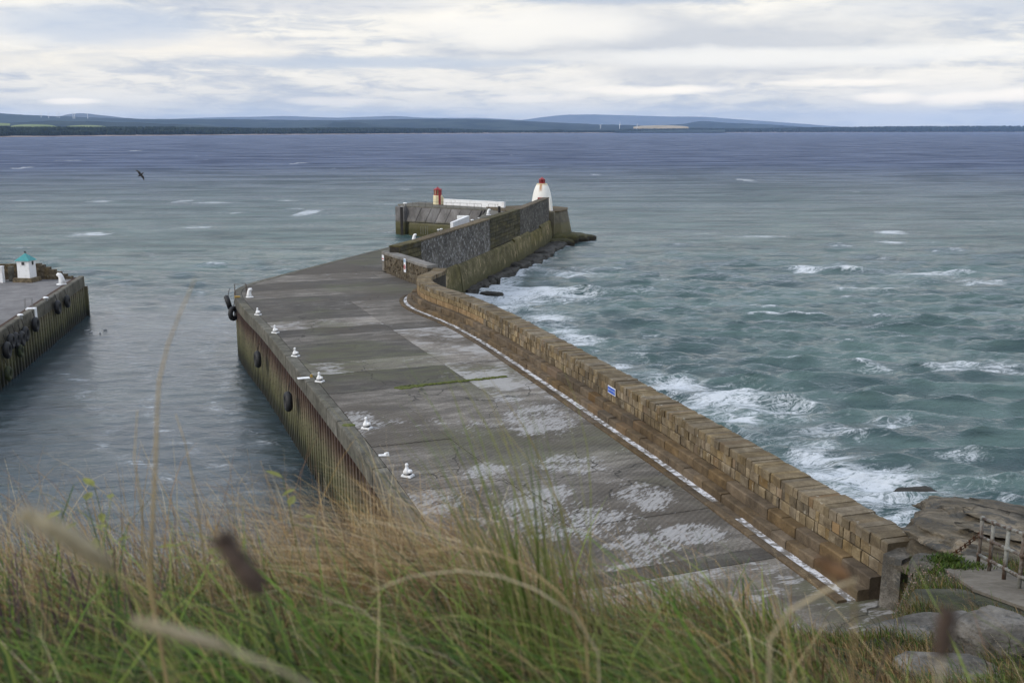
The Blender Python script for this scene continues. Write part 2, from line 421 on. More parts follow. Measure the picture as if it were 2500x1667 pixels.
# concrete deck slabs
def slab_mat(name, ribbed, tone=1.0, crust=0.0):
    m, g, b = new_mat(name); p = wpos(g); r_ = rand(g); r2 = g.math('FRACT', g.mul(r_, 13.7))
    q = g.map(p, (.42, 1.25, 1), (0, 0, R(20)))                    # brushed across the pier
    big = g.noise(p, .13, 4, .55, .4); n1 = g.noise(q, 1.1, 7, .66, .35); n2 = g.noise(p, 11, 5, .62)
    base = g.ramp(g.add(g.mul(n1, .65), g.mul(n2, .35)), [(.36, (.052, .048, .043)), (.47, (.10, .093, .083)), (.56, (.165, .156, .143)), (.66, (.27, .26, .245))])
    hs = g.n('ShaderNodeHueSaturation', i_Color=base); g.set(hs.inputs['Value'], g.add(.85, g.mul(r_, .3)) if not ribbed else g.add(.95, g.mul(r_, .2))); c = g.mix(1.0, hs.outputs[0], (tone * 1.02, tone * .98, tone * .93), 'MULTIPLY')
    c = g.mix(g.step(big, .44, .62, 0, .6), c, (.062, .050, .036))   # damp brown staining
    gx = g.noise(p, .10, 3, .5)
    c = g.mix(g.mul(g.step(gx, .50, .62), g.step(n1, .40, .6, .15, .55)), c, (.070, .078, .032))   # algae film
    # flaking white crust
    fq = g.map(p, (.55, 2.1, 1), (0, 0, R(60) if ribbed else R(20)))
    fl = g.add(g.mul(g.noise(fq, 4.2 if ribbed else 2.2, 6, .7, .25), .52), g.mul(g.noise(g.map(p, (.5, .9, 1), (0, 0, R(35))), .8, 9, .74, .5), .52))
    reg = g.noise(p, .16, 3, .5)
    px_, py_, _ = g.sep(p)
    def spot(x0, y0, rx, ry):
        a = g.mul(g.sub(px_, x0), 1 / rx); e = g.mul(g.sub(py_, y0), 1 / ry)
        return g.step(g.add(g.mul(a, a), g.mul(e, e)), 1.3, 0)
    reg_f = g.step(reg, .47, .66)
    if ribbed:
        for s_ in ((1.4, 53.2, 2.6, 4.0), (-.2, 57.5, 1.2, 1.6), (5.6, 41.5, 1.6, 2.4), (3.2, 38.5, 2.2, 2.5), (4.9, 36.2, 2.0, 1.6), (3.0, 45.5, 2.4, 1.8), (1.2, 41.0, 1.6, 2.0), (6.8, 37.2, 1.8, 1.5), (1.8, 37.6, 2.2, 1.6), (-1.2, 44.5, 1.5, 1.5), (5.5, 33.8, 2.5, 1.0)):
            reg_f = g.math('MAXIMUM', reg_f, spot(*s_))
        thr = g.sub(.645, g.mul(reg_f, .165))
    else:
        thr = g.sub(g.sub(.70, g.mul(reg_f, .09)), g.add(g.mul(g.step(r2, .7, .95), .04), crust))
    wm = g.step(g.sub(fl, g.sub(thr, .025)), 0, .075, 0, .78)
    c = g.mix(wm, c, (.36, .355, .35))
    vo = g.n('ShaderNodeTexVoronoi', feature='DISTANCE_TO_EDGE'); vw = g.n('ShaderNodeVectorMath', operation='ADD'); g.set(vw.inputs[0], p)
    vn = g.n('ShaderNodeTexNoise', i_Vector=p); vn.inputs['Scale'].default_value = .5; vn.inputs['Detail'].default_value = 5; vs_ = g.n('ShaderNodeVectorMath', operation='SCALE'); g.set(vs_.inputs[0], vn.outputs['Color']); vs_.inputs['Scale'].default_value = 2.4; g.set(vw.inputs[1], vs_.outputs[0])
    g.set(vo.inputs['Vector'], vw.outputs[0]); vo.inputs['Scale'].default_value = .17
    crk = g.mul(g.step(vo.outputs['Distance'], .009, .003), g.step(g.noise(p, .11, 2, .5, .2), .50, .56, 0, .8))
    c = g.mix(crk, c, (.022, .02, .016))                             # old cracks
    g.set(b.inputs['Base Color'], c); g.set(b.inputs['Roughness'], g.add(.62, g.mul(n1, .4))); b.inputs['Specular IOR Level'].default_value = .35
    h = g.add(g.mul(n1, .6), g.mul(n2, .4))
    if ribbed:
        wv = g.n('ShaderNodeTexWave', wave_type='BANDS', bands_direction='Y', wave_profile='SIN')
        g.set(wv.inputs['Vector'], g.map(p, (1, 1, 1), (0, 0, R(60)))); wv.inputs['Scale'].default_value = 1.35; wv.inputs['Distortion'].default_value = .6; wv.inputs['Detail'].default_value = 1
        h = g.add(g.mul(h, .6), g.mul(wv.outputs[0], 1.1))
        c = g.mix(g.step(wv.outputs[0], .35, .05, 0, .45), c, (.035, .031, .026))   # dirt lies in the grooves
    h = g.add(h, g.mul(wm, .3))
    bump(g, b, h, .55, .025 if ribbed else .018)
    return m
M['slab'] = slab_mat('brushed concrete slab', False, .95, .02)
M['slab_dark'] = slab_mat('smooth dark concrete slab', False, .55, -.02)
M['slab_pale'] = slab_mat('pale crusted concrete slab', False, 1.55, .13)
M['slab_rib'] = slab_mat('ribbed concrete slab', True)
M['deck_grey'] = stone('grey harbour deck', ((.13, .125, .125), (.18, .175, .175), (.23, .225, .22)), .5, .1, bumps=.15, stain=.3)
M['beam'] = stone('concrete edge beam', ((.07, .064, .048), (.125, .115, .088), (.19, .175, .14)), 1.2, .25, stain=.35, bands=[(3.9, .4, (.055, .052, .03), .4, .8)])
M['beam2'] = stone('greening edge beam', ((.055, .052, .040), (.098, .092, .072), (.155, .148, .12)), 1.2, .25, stain=.35)

# moss
m, g, b = new_mat('moss'); p = wpos(g); n = g.noise(p, 6, 5, .6)
g.set(b.inputs['Base Color'], g.mix(n, (.03, .04, .006), (.12, .14, .025))); b.inputs['Roughness'].default_value = .95; bump(g, b, n, .6, .03); M['moss'] = m

# sea
m, g, b = new_mat('sea water'); p = wpos(g)
at = g.n('ShaderNodeAttribute', attribute_name='foam'); foam = at.outputs['Fac']
ath = g.n('ShaderNodeAttribute', attribute_name='calm'); calm = ath.outputs['Fac']
px_, py_, pz_ = g.sep(p)
sv = g.map(p, (.55, 1.5, 1), (0, 0, R(12)))
wr = g.n('ShaderNodeTexNoise', i_Vector=sv); wr.inputs['Scale'].default_value = .22; wr.inputs['Detail'].default_value = 3
svw = g.n('ShaderNodeVectorMath', operation='ADD'); g.set(svw.inputs[0], sv)
ws = g.n('ShaderNodeVectorMath', operation='SCALE'); g.set(ws.inputs[0], wr.outputs['Color']); ws.inputs['Scale'].default_value = 4.5
g.set(svw.inputs[1], ws.outputs[0]); sv = svw.outputs[0]
f1 = g.noise(sv, .55, 7, .68, .6); f2 = g.noise(sv, 1.6, 6, .70, .8)
ridge = g.sub(1.0, g.math('ABSOLUTE', g.mul(g.sub(f2, .5), 5.0)))       # thin curling strands
fv = g.add(g.mul(f1, .60), g.mul(ridge, .25))
thr = g.sub(.685, g.mul(foam, .43))
fm = g.step(g.sub(fv, thr), .0, .22, 0, .95)
fm = g.math('MAXIMUM', fm, g.mul(g.step(foam, .35, 1.0), g.step(f1, .42, .62, .0, .5)))   # thin milky veil round the surf
mott = g.noise(g.map(p, (.05, .16, 1), (0, 0, R(8))), 1.0, 5, .6)
mott = g.step(mott, .33, .67)
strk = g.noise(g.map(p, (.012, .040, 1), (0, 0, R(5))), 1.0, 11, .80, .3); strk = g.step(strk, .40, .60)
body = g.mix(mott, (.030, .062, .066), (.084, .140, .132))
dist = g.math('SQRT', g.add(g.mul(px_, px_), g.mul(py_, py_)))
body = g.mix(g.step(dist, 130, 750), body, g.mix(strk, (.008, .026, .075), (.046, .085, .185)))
body = g.mix(g.mul(calm, .75), body, (.026, .038, .052))
colr = g.mix(fm, body, (.62, .66, .70))
g.set(b.inputs['Base Color'], colr); b.inputs['Specular IOR Level'].default_value = 0
g.set(b.inputs['Roughness'], g.add(g.step(dist, 90, 700, .15, .28), g.mul(fm, .55))); 
cap = g.mul(g.step(dist, 70, 700, .68, .19), g.add(.50, g.mul(strk, .85)))
b1 = g.noise(g.map(p, (.8, 2.0, 1), (0, 0, R(10))), .9, 5, .62, .4); b2 = g.noise(g.map(p, (.30, .75, 1), (0, 0, R(-14))), .35, 6, .66, .3)
b3 = g.noise(g.map(p, (.8, 2.4, 1), (0, 0, R(6))), 2.4, 4, .6, .3)
b4 = g.noise(g.map(p, (.16, .42, 1), (0, 0, R(7))), .30, 6, .62, .3)
hh = g.add(g.add(g.mul(b1, .35), g.mul(b2, .9)), g.add(g.mul(b3, .12), g.mul(b4, g.step(dist, 120, 500, 0, 1.6))))
nd = g.n('ShaderNodeBump', i_Height=hh); g.set(nd.inputs['Distance'], g.step(dist, 60, 450, .9, 1.6))
g.set(nd.inputs['Strength'], g.sub(g.step(dist, 60, 400, .65, 1.0), g.mul(calm, .35)))
# far out the waves are smaller than a pixel: their slopes tilt the normal directly
nz = g.n('ShaderNodeTexNoise', i_Vector=g.map(p, (.055, .095, 1), (0, 0, R(6)))); nz.inputs['Scale'].default_value = 1.0; nz.inputs['Detail'].default_value = 9; nz.inputs['Roughness'].default_value = .74
sl = g.n('ShaderNodeVectorMath', operation='SUBTRACT'); g.set(sl.inputs[0], nz.outputs['Color']); sl.inputs[1].default_value = (.5, .5, .5)
sl2 = g.n('ShaderNodeVectorMath', operation='MULTIPLY'); g.set(sl2.inputs[0], sl.outputs[0]); sl2.inputs[1].default_value = (1.3, 2.2, 0)
sl3 = g.n('ShaderNodeVectorMath', operation='SCALE'); g.set(sl3.inputs[0], sl2.outputs[0]); g.set(sl3.inputs['Scale'], g.mul(g.step(dist, 80, 360, .12, 1.0), g.sub(1, g.mul(calm, .7))))
sl4 = g.n('ShaderNodeVectorMath', operation='ADD'); g.set(sl4.inputs[0], nd.outputs[0]); g.set(sl4.inputs[1], sl3.outputs[0])
sl5 = g.n('ShaderNodeVectorMath', operation='NORMALIZE'); g.set(sl5.inputs[0], sl4.outputs[0])
g.nt.links.new(sl5.outputs[0], b.inputs['Normal'])
fr = g.n('ShaderNodeFresnel', i_IOR=1.40); g.set(fr.inputs['Normal'], sl5.outputs[0])
cap = g.add(cap, g.mul(calm, .45))
kf = g.mul(g.math('MINIMUM', fr.outputs[0], cap), g.sub(1.0, g.mul(fm, .85)))
gl = g.n('ShaderNodeBsdfGlossy'); gl.inputs['Color'].default_value = (1, 1, 1, 1); g.set(gl.inputs['Roughness'], g.step(dist, 90, 700, .13, .26)); g.set(gl.inputs['Normal'], sl5.outputs[0])
mxw = g.n('ShaderNodeMixShader'); g.set(mxw.inputs[0], kf)
g.nt.links.new(b.outputs[0], mxw.inputs[1]); g.nt.links.new(gl.outputs[0], mxw.inputs[2]); g.nt.links.new(mxw.outputs[0], m.node_tree.nodes['Material Output'].inputs[0]); M['sea'] = m

# far land
def land(name, c0, c1, sc_=.004):
    m, g, b = new_mat(name); p = wpos(g); n = g.noise(g.map(p, (1, .45, 3)), sc_, 6, .6)
    g.set(b.inputs['Base Color'], g.ramp(n, [(.4, c0), (.6, c1)])); b.inputs['Roughness'].default_value = 1; b.inputs['Specular IOR Level'].default_value = .1
    return m
M['hill_near'] = land('wooded hill', (.016, .030, .036), (.040, .058, .056))
M['hill_far'] = land('hazed moorland hill', (.09, .10, .11), (.13, .135, .14), .002)  # base colour lightened to carry part of the distance haze
M['field_green'] = land('green field', (.16, .20, .075), (.22, .25, .11), .01)
M['field_tan'] = land('stubble field', (.34, .28, .18), (.44, .36, .25), .01)
M['forest'] = land('pine forest', (.010, .017, .011), (.026, .036, .020), .03)
M['sand'] = land('beach sand', (.24, .19, .16), (.36, .29, .245), .01)
M['coast'] = land('coastal scrub', (.035, .042, .022), (.07, .072, .04), .01)

# headland turf and soil
m, g, b = new_mat('turf'); p = wpos(g); n = g.noise(p, 1.3, 6, .65); n2 = g.noise(p, 12, 4, .6); n3 = g.noise(p, .35, 3, .5)
c = g.ramp(n, [(.36, (.012, .013, .006)), (.5, (.024, .028, .010)), (.62, (.050, .050, .022))])
c = g.mix(g.step(n3, .56, .66, 0, .7), c, g.mix(n2, (.07, .062, .048), (.17, .155, .125)))
g.set(b.inputs['Base Color'], c); b.inputs['Roughness'].default_value = 1; bump(g, b, g.add(n, n2), .8, .06); M['turf'] = m

# grass blades: colour carried per blade, light comes through
m, g, b = new_mat('grass blades'); ca = g.n('ShaderNodeAttribute', attribute_name='tint').outputs['Color']
g.set(b.inputs['Base Color'], ca); b.inputs['Roughness'].default_value = .6; b.inputs['Specular IOR Level'].default_value = .25
tr = g.n('ShaderNodeBsdfTranslucent', i_Color=ca); ms = g.n('ShaderNodeMixShader', i_0=.2)
out = m.node_tree.nodes['Material Output']
m.node_tree.links.new(b.outputs[0], ms.inputs[1]); m.node_tree.links.new(tr.outputs[0], ms.inputs[2]); m.node_tree.links.new(ms.outputs[0], out.inputs[0]); M['grass'] = m
M['straw'] = plain('dry straw', (.36, .27, .13), .7, wear=.35, scale=25)
M['straw_pale'] = plain('bleached straw', (.46, .39, .25), .7, wear=.3, scale=25)
M['green_blade'] = plain('green blade', (.075, .12, .022), .5, wear=.4, scale=15)
M['seed_dark'] = plain('dark seed head', (.085, .058, .043), .9, wear=.5, scale=120)
M['seed_brown'] = plain('brown seed head', (.17, .095, .045), .9, wear=.5, scale=90)
M['purple_stem'] = plain('purple stems', (.12, .065, .085), .7, wear=.5, scale=12)
M['yellow_leaf'] = plain('yellow green leaf', (.17, .18, .025), .6, wear=.35, scale=30)
M['pink'] = plain('dry thrift heads', (.36, .26, .22), .9, wear=.4, scale=30)
# ------------------------------------------------------------------ ground height of the headland
def ground_z(x, y):
    x = np.asarray(x, float); y = np.asarray(y, float)
    zl = np.interp(y, [-10, 0, 2, 3.4, 4.4, 5.2, 7, 12, 18, 24, 32, 60], [20.6, 20.0, 19.5, 19.03, 18.70, 18.1, 15.8, 10.0, 4.5, -1.5, -4, -5])
    zr = np.interp(y, [-10, 0, 2, 3, 6, 10, 15, 18.7, 22, 27, 31, 36, 42, 60], [20.6, 20.0, 19.42, 18.8, 17.1, 15.2, 13.15, 12.1, 11.05, 8.4, 6.7, 4.9, 1.2, -4])
    u = x - .30 * y
    kn = sstep(x / np.maximum(y, 1.0), .27, .42)
    k = sstep(u, -2.8, -.2) * sstep(y, 5.0, 9.0) + kn * (1 - sstep(y, 5.0, 9.0))
    z = zl * (1 - k) + zr * k
    cut = sstep(y, 26.0, 27.6) * sstep(12.9 - x, 0, .7)               # the quay end is let into the slope
    z = np.where(cut > 0, z * (1 - cut) + np.minimum(z, 4.6) * cut, z)
    z = z - 1.85 * sstep(.425 - x / np.maximum(y, 1), 0, .035) * sstep(y, 13, 20) * sstep(y, 34, 31) * k
    far = sstep(np.hypot(x, y), 5, 12)
    z = z + fbm(x * .5, y * .5, 0, 5, 3) * (.10 + .75 * far) + fbm(x * 2.2, y * 2.2, 0, 3, 9) * (.05 + .12 * far)
    # the footpath beside the handrail
    ln = (10.75 - x) * 0 + np.interp(y, [14, 18.7, 22, 24], [10.3, 10.0, 10.75, 11.2])
    on = sstep(abs(x - ln + .1), 1.3, .9) * sstep(y, 13.5, 15) * sstep(y, 24.2, 23)
    return z * (1 - on) + (np.interp(y, [14, 18.7, 22, 24.5], [13.5, 12.2, 11.25, 10.4]) - .08) * on
gx = np.concatenate([np.linspace(-26, -7, 40), np.linspace(-6.8, 22, 200), np.linspace(22.5, 48, 50)])
gy = np.concatenate([np.linspace(-8, 0, 20), np.linspace(.2, 34, 190), np.linspace(34.5, 58, 45)])
GX, GY = np.meshgrid(gx, gy)
o = link('ground', grid_mesh('ground', GX, GY, ground_z(GX, GY), M['turf'])); tag(o, 'grassy headland falling away to the harbour', kind='structure')

# ------------------------------------------------------------------ sea
tanv = np.concatenate([np.linspace(.70, .02, 640), np.linspace(.0192, .0014, 70)])
dd = 21 / tanv
uu = np.concatenate([np.linspace(-1.1, -.66, 8)[:-1], np.linspace(-.66, .66, 800), np.linspace(.66, 1.1, 8)[1:]])
SX = dd[:, None] * uu[None, :]; SY = dd[:, None] * np.ones_like(uu)[None, :]
xb = np.interp(SY, [20, 45, 62, 80, 95, 150], [3, -1, -5, -12, -17, -14])
calm = sstep(xb - SX, 0, 3) * sstep(SY, 165, 104)
calm2 = sstep(xb - SX, 0, 3) * sstep(SY, 168, 108)
amp = 1 - .95 * calm
pr = np.random.RandomState(5)
gap = dd * dd * .00106 / 21 + .05
Z = np.zeros_like(SX); CH = np.zeros_like(SX); CV = np.zeros_like(SX)
grp = fbm(SX * .018, SY * .018, 0, 3, 21) * 1.6 + .85                 # sets of bigger and smaller waves
for i in range(60):
    lam = 1.8 * (17 / 1.8) ** ((i / 59.0) ** 1.05)
    th = R(-96) + pr.normal(0, .20 if lam > 4 else .5); kx, ky = math.cos(th) * 2 * math.pi / lam, math.sin(th) * 2 * math.pi / lam
    a = (.0255 * lam ** .80 if lam < 5 else .0924 * (5 / lam) ** 1.35) * pr.uniform(.6, 1.2)
    w = sstep(lam / gap, 1.5, 3.4)[:, None]
    ph = kx * SX + ky * SY + pr.uniform(0, 6.283)
    Z += a * w * np.sin(ph); CH += a * w * .7 * np.cos(ph) * math.cos(th); CV += a * w * .7 * np.cos(ph) * math.sin(th)
far_w = sstep(dd, 1500, 300)[:, None]
Z *= amp * grp * far_w; CH *= amp * grp * far_w; CV *= amp * grp * far_w
# small cross ripples that run through the harbour
for i in range(16):
    lam = pr.uniform(.9, 3.2); th = R(-70) + pr.normal(0, .8); w = sstep(lam / gap, 2.0, 4.5)[:, None]
    Z += .0035 * lam * w * calm * np.sin(math.cos(th) * 6.283 / lam * SX + math.sin(th) * 6.283 / lam * SY + pr.uniform(0, 6.28))
foam = np.zeros_like(SX)
# breaking water: centre, half width, half depth, strength
for (x, y, rx, ry, a) in ((0, 127, 6.5, 4.4, .75), (9.2, 152, 7, 5, .62), (3.8, 115.6, 4, 5, .7), (7.1, 102.7, 3, 4, .7), (20.8, 147, 5, 3, .42), (49.8, 207, 9, 4, .62), (79.9, 215, 4, 4, .75), (72, 196, 3.2, 3.4, .85), (79.4, 183, 3, 3, .5), (44.6, 156, 2.6, 3, .75), (61.6, 151, 9, 4.5, .6), (46, 137, 6.5, 3, .6),
        (10.0, 90.5, 1.8, 2.4, .7), (14.2, 83.5, 3.2, 3.6, .8), (17.2, 79.5, 4.0, 4.4, .75), (21.5, 77, 4.0, 3.0, .6), (17.2, 73.5, 2.2, 1.8, .75), (20.3, 66.6, 3, 2, .6), (21.7, 60.5, 5.0, 3.4, .85), (20.0, 63.5, 3, 3, .7), (24.5, 57.5, 3.0, 2, .6), (29.8, 64.8, 3, 1.7, .45), (26, 52, 5, 4, .55), (18.5, 57.5, 4, 4, .7), (5.5, 108, 3, 4, .6), (12.5, 86, 2.2, 3, .6), (23.5, 70, 4, 2.2, .6), (28, 73, 4, 2, .5), (-1, 121, 4, 3, .7), (33, 90, 5, 2.5, .4), (15, 105, 5, 3, .4),
        (-3.6, 138, 1.3, 3, .9), (.8, 164.5, 1.4, 3.6, .9), (-5.4, 140.5, 1.5, 3.5, .8), (-3.5, 132.5, 3.5, 3, .6), (14.2, 198, 4.7, 4, .6), (9.5, 190, 2.5, 6, .5), (38, 213, 6, 4, .45), (28, 185, 6, 3, .35),
        (-87, 211, 6, 5, .65), (-70, 227, 5, 4, .6), (-124, 311, 5, 5, .7), (-89, 306, 13, 6, .6), (-149, 315, 6, 5, .6), (-73, 267, 7, 4, .55), (-69, 315, 6, 5, .55), (-52, 280, 5, 3, .5), (65.6, 216, 2, 3, .6), (-398, 1101, 7, 30, .7), (-56, 886, 5, 20, .7), (-60, 244, 7, 3, .45), (-105, 262, 6, 3, .45), (-36, 300, 7, 4, .5)):
    q = ((SX - x) / rx) ** 2 + ((SY - y) / ry) ** 2
    foam = np.maximum(foam, min(a * 1.25, 1) * np.exp(-q * .8))
wl = Path([(13.9, 31), (12.6, 37), (11, 42.5), (8.9, 49.5), (7.2, 54.5), (4.4, 62.5), (1, 72), (-2.4, 80), (-6, 89), (-6.2, 98), (-6, 108), (-4.6, 130), (-1, 150), (2.3, 166), (8, 195)])
near = np.full(SX.shape, 99.0)
for k in range(0, 70):
    p_ = wl.pos(wl.len * k / 69.0); near = np.minimum(near, np.hypot(SX - p_[0], SY - p_[1]))
open_ = sstep(SX - xb, -1, 3)
foam = np.maximum(foam, open_ * 1.0 * np.exp(-(near / 25.0) ** 2) * (SY < 140) * np.clip(.74 + 2.4 * fbm(SX * .07, SY * .09, 0, 3, 4), 0, 1))
foam = np.maximum(foam, open_ * 1.0 * np.exp(-(near / 4.0) ** 2) * (SY >= 110))
rough_ = fbm(SX * .03, SY * .03, 0, 4, 33) + .5
crest = sstep(Z, .26, .50) * sstep(rough_, .44, .60) * (1 - calm)
foam = np.maximum(foam, crest * .8)
foam = np.maximum(foam, sstep(fbm(SX * .045, SY * .11, 0, 4, 55) + .5, .60, .78) * .66 * open_ * sstep(SY, 320, 130))
fw = sstep(vnoise(SX * .05, SY * .022, 0, 77), .80, .95) * sstep(SY, 170, 230) * sstep(SY, 1600, 500) * .8  # distant whitecaps
foam = np.maximum(foam, fw * sstep(vnoise(SX * .15, SY * .07, 0, 78), .50, .75))
# drifting foam lines inside the basin
for pts in ([(-49.9, 125.5), (-39.8, 102.7), (-33.9, 89.8), (-28.2, 78.4), (-24.3, 70.5), (-21.7, 66.6), (-16, 58)], [(-32.3, 111.8), (-29.5, 98.6), (-25.7, 86.7), (-22.5, 77.2), (-19.3, 71.5), (-17.5, 66.6)], [(-45, 139), (-33.5, 119.6), (-30.6, 102.7)], [(-40, 88), (-33, 79), (-28, 68), (-22, 60)]):
    lp = Path(pts); nr = np.full(SX.shape, 99.0)
    for k in range(110):
        p_ = lp.pos(lp.len * k / 109.0); nr = np.minimum(nr, np.hypot(SX - p_[0] - .9 * math.sin(k * .13), SY - p_[1]))
    foam = np.maximum(foam, .20 * np.exp(-(nr / 1.0) ** 2) + .27 * np.exp(-(nr / 3.0) ** 2))
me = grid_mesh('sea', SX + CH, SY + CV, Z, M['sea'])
for nm, arr in (('foam', foam), ('calm', calm2)):
    at_ = me.attributes.new(nm, 'FLOAT', 'POINT'); at_.data.foreach_set('value', np.clip(arr, 0, 1).astype(np.float32).ravel())
tag(link('sea', me), 'choppy grey green sea with white breaking foam', kind='structure')

# ------------------------------------------------------------------ far shore: beach, pine wood, hills
KX = [(-500, 3050), (0, 3180), (425, 4200), (850, 5500), (1250, 7300), (1700, 9300), (2500, 11500), (3000, 12000)]
def coast_d(px): return np.interp(px, [k[0] for k in KX], [k[1] for k in KX])
pxs = np.linspace(-350, 2850, 260); cd = coast_d(pxs); cx = (pxs - 1250) / 2500.0 * cd
steps_ = np.array([-40, 0, 40, 90, 160, 420, 2500])
hz = np.array([-2.0, .6, 2.2, 4.5, 6, 8, 9])
CX = np.stack([cx * (1 + s_ / cd) for s_ in steps_]); CY = np.stack([cd + s_ for s_ in steps_])
CZ = hz[:, None] + 0 * CX; CZ[2:5] += fbm(CX[2:5] * .01, CY[2:5] * .01, 0, 4, 8) * 5
o = link('beach', grid_mesh('beach', CX[:5], CY[:5], CZ[:5], M['sand'])); tag(o, 'pale sandy beach along the far shore', kind='structure')
o = link('land', grid_mesh('land', CX[4:], CY[4:], CZ[4:] - .05, M['coast'])); tag(o, 'low coastal land behind the far beach', kind='structure')
def topline(x): return np.interp(x, [-400, 0, 425, 600, 700, 853, 1083, 1197, 1240, 1290, 1350, 1420, 1500, 1540, 1704, 1797, 1967, 2180, 2500, 2900], [308, 308.5, 308.5, 311, 312, 311, 312.5, 317, 318, 318, 316, 318, 317.5, 314.5, 312.5, 313.4, 310.5, 308, 307, 307])
mb = MB(); pr = np.random.RandomState(11)
for i in range(9000):
    x = pr.uniform(-300, 2800); D = coast_d(x) + 60 + pr.uniform(0, 1) ** 1.5 * 500
    zt = 21 + (318.5 - topline(x)) / 2500.0 * coast_d(x) * pr.uniform(.72, 1.06)
    zt = max(zt * (1 - .35 * (D < coast_d(x) + 110)), 9)
    X = (x - 1250) / 2500.0 * D; w = (zt * .16 + 4) * pr.uniform(.7, 1.25) * (1 + .3 * (D > 7000)); n = 5; a0 = pr.uniform(0, 6)
    ring = lambda r, z: [(X + r * math.cos(a0 + 6.283 * k / n), D + r * math.sin(a0 + 6.283 * k / n), z) for k in range(n)]
    vs = ring(w * .8, 4) + ring(w, 4 + (zt - 4) * .55) + [(X, D, zt)]
    mb.add(vs, [(k, (k + 1) % n, n + (k + 1) % n, n + k) for k in range(n)] + [(n + k, n + (k + 1) % n, 2 * n) for k in range(n)])
o = mb.build('forest', M['forest'], smooth=True); tag(o, 'dark pine forest behind the beach on the far shore', kind='stuff')

def ridge(label, D, pts, mat, depth, seed, rgh=1.0):
    xs = np.linspace(pts[0][0], pts[-1][0], 220); ys = np.interp(xs, [p[0] for p in pts], [p[1] for p in pts])
    k = np.ones(9) / 9; ys = np.convolve(np.pad(ys, 4, 'edge'), k, 'valid')
    zt = 21 + (318.5 - ys) / 2500.0 * D
    prof = [(-1.0, .0), (-.75, .28), (-.5, .55), (-.25, .82), (0, 1.0), (.5, .8), (1.0, .3)]
    X = np.stack([(xs - 1250) / 2500.0 * (D + a * depth) for a, _ in prof]); Y = np.stack([D + a * depth + 0 * xs for a, _ in prof])
    Zh = np.stack([6 + (zt - 6) * h for _, h in prof])
    Zh = Zh + fbm(X * .002, Y * .002, 0, 4, seed) * (zt[None] - 6) * .16 * np.array([0, .8, .9, .6, .12, .5, .5])[:, None] + fbm(X * .02, Y * .02, 0, 2, seed + 2) * rgh * 9 * np.array([0, 1, 1, 1, 1, 1, 1])[:, None]
    o = link('hill', grid_mesh('hill', X, Y, Zh, mat)); tag(o, label, kind='structure')
ridge('long wooded hill on the left of the far shore', 11000, [(-500, 268), (-200, 272), (0, 276.5), (30, 277.5), (72, 282), (145, 285), (217, 287.5), (290, 289.5), (360, 292), (434, 292), (545, 292), (650, 293.5), (760, 295), (853, 295), (945, 292.6), (1063, 291.5), (1178, 292), (1274, 296.6), (1350, 300), (1427, 304), (1542, 306.5), (1640, 309), (1760, 314)], M['hill_near'], 2600, 1)
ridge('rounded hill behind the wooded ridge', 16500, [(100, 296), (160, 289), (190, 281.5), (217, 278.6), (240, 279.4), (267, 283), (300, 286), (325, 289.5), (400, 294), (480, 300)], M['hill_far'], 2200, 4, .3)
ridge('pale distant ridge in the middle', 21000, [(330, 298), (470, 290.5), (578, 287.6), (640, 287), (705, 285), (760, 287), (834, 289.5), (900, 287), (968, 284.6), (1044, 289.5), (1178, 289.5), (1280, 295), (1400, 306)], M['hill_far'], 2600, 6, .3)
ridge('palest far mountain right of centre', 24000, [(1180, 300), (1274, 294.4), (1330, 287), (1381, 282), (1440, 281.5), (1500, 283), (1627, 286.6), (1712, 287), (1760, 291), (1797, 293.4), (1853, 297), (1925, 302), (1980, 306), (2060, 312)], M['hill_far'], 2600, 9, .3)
ridge('low blue hill at the right end of the range', 14500, [(1560, 310), (1661, 303.6), (1695, 296.8), (1720, 297.5), (1755, 300.6), (1840, 303.6), (1895, 307), (1990, 313)], M['hill_near'], 2000, 12)
ridge('small dark wooded hill left of centre', 8200, [(760, 312), (815, 304), (826, 298.4), (850, 299), (883, 300), (930, 306.5), (990, 313)], M['hill_near'], 700, 15)
ridge('low dark rise under the left hill', 6800, [(-300, 306), (0, 306), (60, 300), (150, 296), (240, 297.5), (330, 299.5), (420, 303), (520, 307), (600, 313)], M['hill_near'], 900, 17)
def field(label, D, x0, x1, y0, y1, mat):
    mb = MB(); n = 14; vs = []
    for i in range(n + 1):
        t = i / n; X = (x0 + (x1 - x0) * t - 1250) / 2500.0; s_ = math.sin(math.pi * t) ** .5
        zb = 21 + (318.5 - y1) / 2500.0 * D; zt = zb + max((y1 - y0) / 2500.0 * D * (.25 + .75 * s_), 3)
        vs += [(X * D, D, zb - 12), (X * D, D + 10, zb), (X * (D + 260), D + 260, zt), (X * (D + 300), D + 300, zb - 12)]
    fs = [(4 * i + j, 4 * i + (j + 1) % 4, 4 * i + 4 + (j + 1) % 4, 4 * i + 4 + j) for i in range(n) for j in range(4)] + [(0, 1, 2, 3), (4 * n + 3, 4 * n + 2, 4 * n + 1, 4 * n)]
    mb.add(vs, fs); tag(mb.build('field', mat), label, kind='structure')
field('green field at the far left edge', 6200, -120, 50, 299.5, 303, M['field_green'])
field('long green field above the left forest', 5600, 52, 160, 304, 310, M['field_green'])
field('pale field above the left forest', 5700, 185, 278, 306, 310.5, M['field_green'])
field('stubble field beyond the middle wood', 9400, 1540, 1672, 306.6, 311.5, M['field_tan'])
